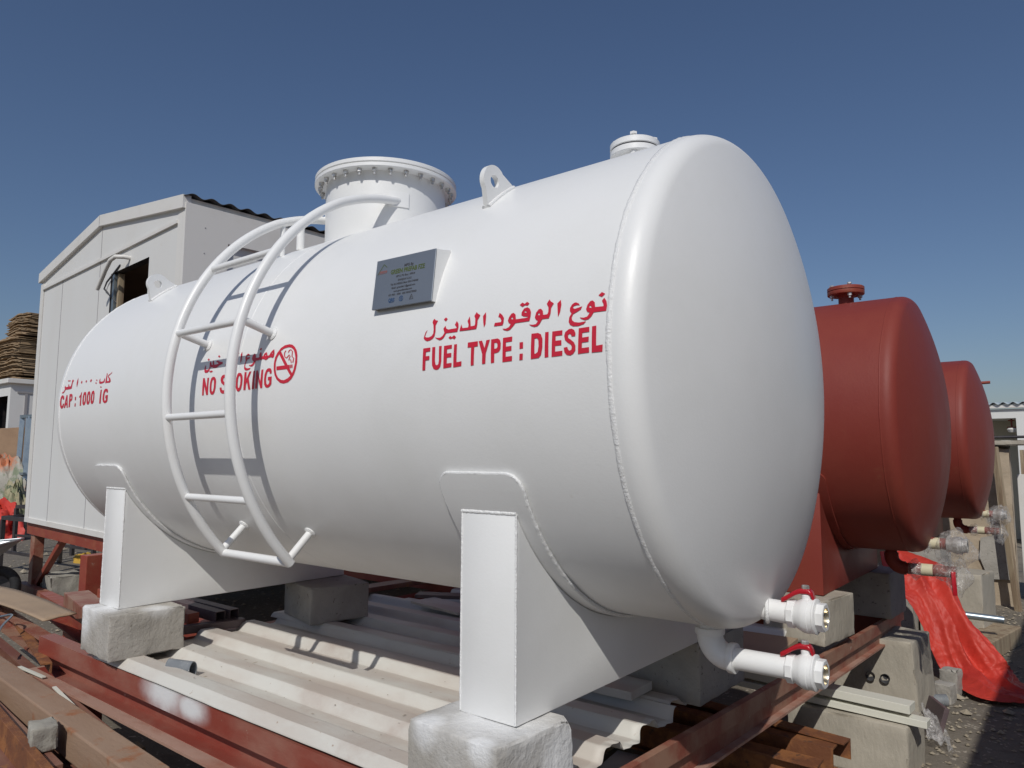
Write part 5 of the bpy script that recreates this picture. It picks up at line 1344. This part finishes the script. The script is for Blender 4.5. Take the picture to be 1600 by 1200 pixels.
# grey broken tiles by the tarpaulin's hem
for k, (x, y, lab) in enumerate(((2.235, 3.50, "grey broken block shard leaning against the drain block, farther one"), (2.225, 3.32, "grey broken block shard by the pipe offcut, nearer one"))):
    thing("block_shard", chipped(quadblock([(x, y), (x + .10, y - .02), (x + .12, y + .09), (x + .02, y + .10)], GZ - .01, GZ + .16 - k * .05), .03, 8, 60 + k, 4), GALV if False else CONC, lab, "block shard", "broken block shards beside the tarpaulin", 40)
mb = MB()
def scrap(u, v):
    return (2.30 + .11 * u + .04 * v + .02 * noise.noise((u * 4, v * 4, 2)), 2.52 - .20 * v + .07 * u, GZ + .03 + .18 * (1 - u) * (1 - v * .6) + .05 * noise.noise((u * 5, v * 5, 7)))
thing("plastic_scrap", mb.grid(scrap, 16, 16), WRAP, "torn clear plastic scrap lying beside the low concrete block", "plastic scrap", smooth=60, solid=.002)
thing("brown_board", MB().box((2.335, 2.62, GZ + .10), (.025, .22, .19), Matrix.Rotation(.5, 3, 'Z') @ Matrix.Rotation(.3, 3, 'Y'), .003), DARKTUBE, "dark brown board piece standing on edge behind the low concrete block", "board")

# pebbles, chips and litter scattered on the gravel
pb = MB()
rnd = random.Random(11)
for i in range(2600):
    if i % 3: x, y = rnd.uniform(2.2, 3.6), rnd.uniform(1.9, 7.0)
    else: x, y = rnd.uniform(-12, -2.4), rnd.uniform(-1.2, 6.0)
    s = rnd.uniform(.004, .016) * (1.8 if not i % 3 else 1) * (2.2 if rnd.random() < .05 else 1)
    z = ground_h(x, y) + s * .35
    a = rnd.uniform(0, PI)
    ca, sa = math.cos(a), math.sin(a)
    pts = [(1.3, 0, 0), (.3, 1, .1), (-1.1, .5, 0), (-.8, -.8, .1), (.5, -.9, 0), (.1, 0, .75)]
    P = [(x + s * (ca * p - sa * q) * rnd.uniform(.7, 1.2), y + s * (sa * p + ca * q) * rnd.uniform(.7, 1.2), z + s * r) for p, q, r in pts]
    pb.add(P, [(0, 1, 5), (1, 2, 5), (2, 3, 5), (3, 4, 5), (4, 0, 5)])
po = obj("pebbles", pb, PEBBLE); po["kind"] = "stuff"; po["label"] = "pale chips and pebbles strewn over the gravel"; po["category"] = "pebbles"

# plastered boundary wall, its broken coping and the leaning pole
wl = MB()
def wfn(u, v):
    x = -3.5 + (2.445 + 3.5) * u
    z = GZ - .03 + (-.085 - GZ) * v
    return (x, 7.10 + .018 * noise.noise((x * 2, z * 2, 0)) + .010 * noise.noise((x * 9, z * 9, 3)), z + (.02 * noise.noise((x * 8, 1, 0)) if v > .99 else 0))
nu, nv = 150, 40
wl.grid(wfn, nu, nv)
w0 = len(wl.v)
wl.grid(lambda u, v: (wfn(u, 1)[0], 7.10 + .2 * v if v else wfn(u, 1)[1], wfn(u, 1)[2]), nu, 3)
wl.grid(lambda u, v: (2.445 + .012 * noise.noise((v * 9, u * 9, 2)), 7.10 + .2 * u, GZ - .03 + (-.085 - GZ) * v), 3, 20)
wl.add([(-3.5, 7.3, GZ), (2.445, 7.3, GZ), (2.445, 7.3, -.085), (-3.5, 7.3, -.085)], [(0, 1, 2, 3)])
wall = thing("boundary_wall", wl, PLASTER, "rough tan plastered yard wall with grey cement patches behind the farthest red tank", "wall", smooth=50)
pp = MB()
def patch(pts, off):
    pp.add([(x, 7.10 - off, z) for x, z in pts], [tuple(range(len(pts)))])
rr_ = random.Random(5)
def blot(cx, cz, a, b, n=22):
    return [(cx + a * (1 + .12 * rr_.uniform(-1, 1)) * math.cos(2 * PI * k / n), cz + b * (1 + .12 * rr_.uniform(-1, 1)) * math.sin(2 * PI * k / n)) for k in range(n)]
obj("cement_patch", MB().add([(x, 7.068, z) for x, z in [(2.15, -1.05), (2.40, -.98), (2.43, -1.3), (2.43, -1.46), (2.2, -1.47), (2.13, -1.25)]], [tuple(range(6))]), CONC, wall)
obj("wall_coping", chipped(MB().box((2.30, 7.17, -.055), (.70, .30, .05)), .02, 9, 4), CONCB, wall, smooth=40)
thing("leaning_pole", MB().bar((2.335, 6.93, -.10), (2.455, 6.88, GZ - .02), .055, .055, .006, top=False), WOOD, "weathered timber pole leaning against the end of the plastered wall", "pole")
thing("site_hoarding", MB().box((2.83, 7.62, GZ + .68), (.72, .05, 1.36), None, .004), CABTRIM, "plain white panel standing beside the leaning pole at the right edge", "hoarding")
thing("steel_rod", MB().tube([(1.6, 8.3, .03), (3.6, 8.3, .045)], .016, 10), BLACKSTEEL, "thin dark rod running level behind the plastered wall", "rod", smooth=50)
thing("rod_post", MB().box((3.3, 8.3, (GZ + .06) / 2), (.08, .08, .06 - GZ)), BLACKSTEEL, "dark post holding the thin rod beyond the wall", "post")

# white building with a corrugated roof at the far right
bd_ = tag(empty("white_building", (5, 16, GZ)), "white low building with pale corrugated roof and shaded porch at the far right", "building")
BY0 = 14.0
mb = MB()
def bq(*p): mb.add(p, [tuple(range(len(p)))])
bq((2.11, BY0, GZ), (8, BY0, GZ), (8, BY0, .70), (2.11, BY0, .70))
bq((-1, BY0, .53), (2.11, BY0, .53), (2.11, BY0, .70), (-1, BY0, .70))
bq((2.11, BY0, GZ), (2.11, BY0 + .9, GZ), (2.11, BY0 + .9, .53), (2.11, BY0, .53))
bq((-1, BY0, .53), (2.11, BY0, .53), (2.11, BY0 + .9, .53), (-1, BY0 + .9, .53))
bq((8, BY0, GZ), (8, BY0 + 6, GZ), (8, BY0 + 6, .70), (8, BY0, .70)); bq((-1, BY0, GZ), (-1, BY0 + 6, GZ), (-1, BY0 + 6, .70), (-1, BY0, .70))
bq((-1, BY0 + 6, GZ), (8, BY0 + 6, GZ), (8, BY0 + 6, .70), (-1, BY0 + 6, .70))
obj("wall", mb, CABIN, bd_)
obj("porch_wall", MB().box((.55, BY0 + .94, -.6), (3.1, .06, 2.26)), mat("olive_grey_wall", (.52, .49, .39), rough=.85), bd_)
obj("fascia", MB().box((3.5, BY0 - .03, .745), (9.1, .08, .06), None, .004), CABTRIM, bd_)
mb = MB()
mb.grid(lambda u, v: (-1.1 + 9.2 * u, BY0 - .12 + 3.2 * v, .80 + .20 * v + .022 * math.sin(2 * PI * u * 9.2 / .15)), 520, 3)
obj("roof", mb, mat("pale_blue_grey_roof", (.38, .44, .47), (.30, .35, .38), 3, .4, .7, rough=.5), bd_, smooth=40, solid=.008)
brk = obj("wall_bracket", MB().box((2.02, BY0 + .3, .37), (.14, .14, .025)).box((2.02, BY0 + .3, .45), (.03, .03, .16)).box((2.02, BY0 + .3, .50), (.10, .10, .02)), REDSTEEL, bd_)
obj("porch_lamp", MB().lathe([(.0, .27), (.06, .28), (.085, .33), (.06, .355), (0, .36)], 20, Matrix.Translation((2.03, BY0 + .2, 0))), CABTRIM, bd_, smooth=40)
obj("porch_post", MB().box((2.21, 13.2, (GZ + .53) / 2 - .3), (.06, .06, 1.7)), WOOD, bd_)

# unseen plain cabin, added outside the frame to throw the shadow at lower right
nb = tag(empty("shadow_caster", (5.2, 1.0, GZ)), "plain white cabin shape out of view, added to cast the shadow on the gravel at lower right", "cabin")
obj("wall", MB().box((5.45, 1.35, -.35), (3.0, 5.1, 2.8), None, .01), CABIN, nb)
obj("roof", MB().box((5.45, 1.35, 1.08), (3.1, 5.2, .06), None, .01), DARKROOF, nb)
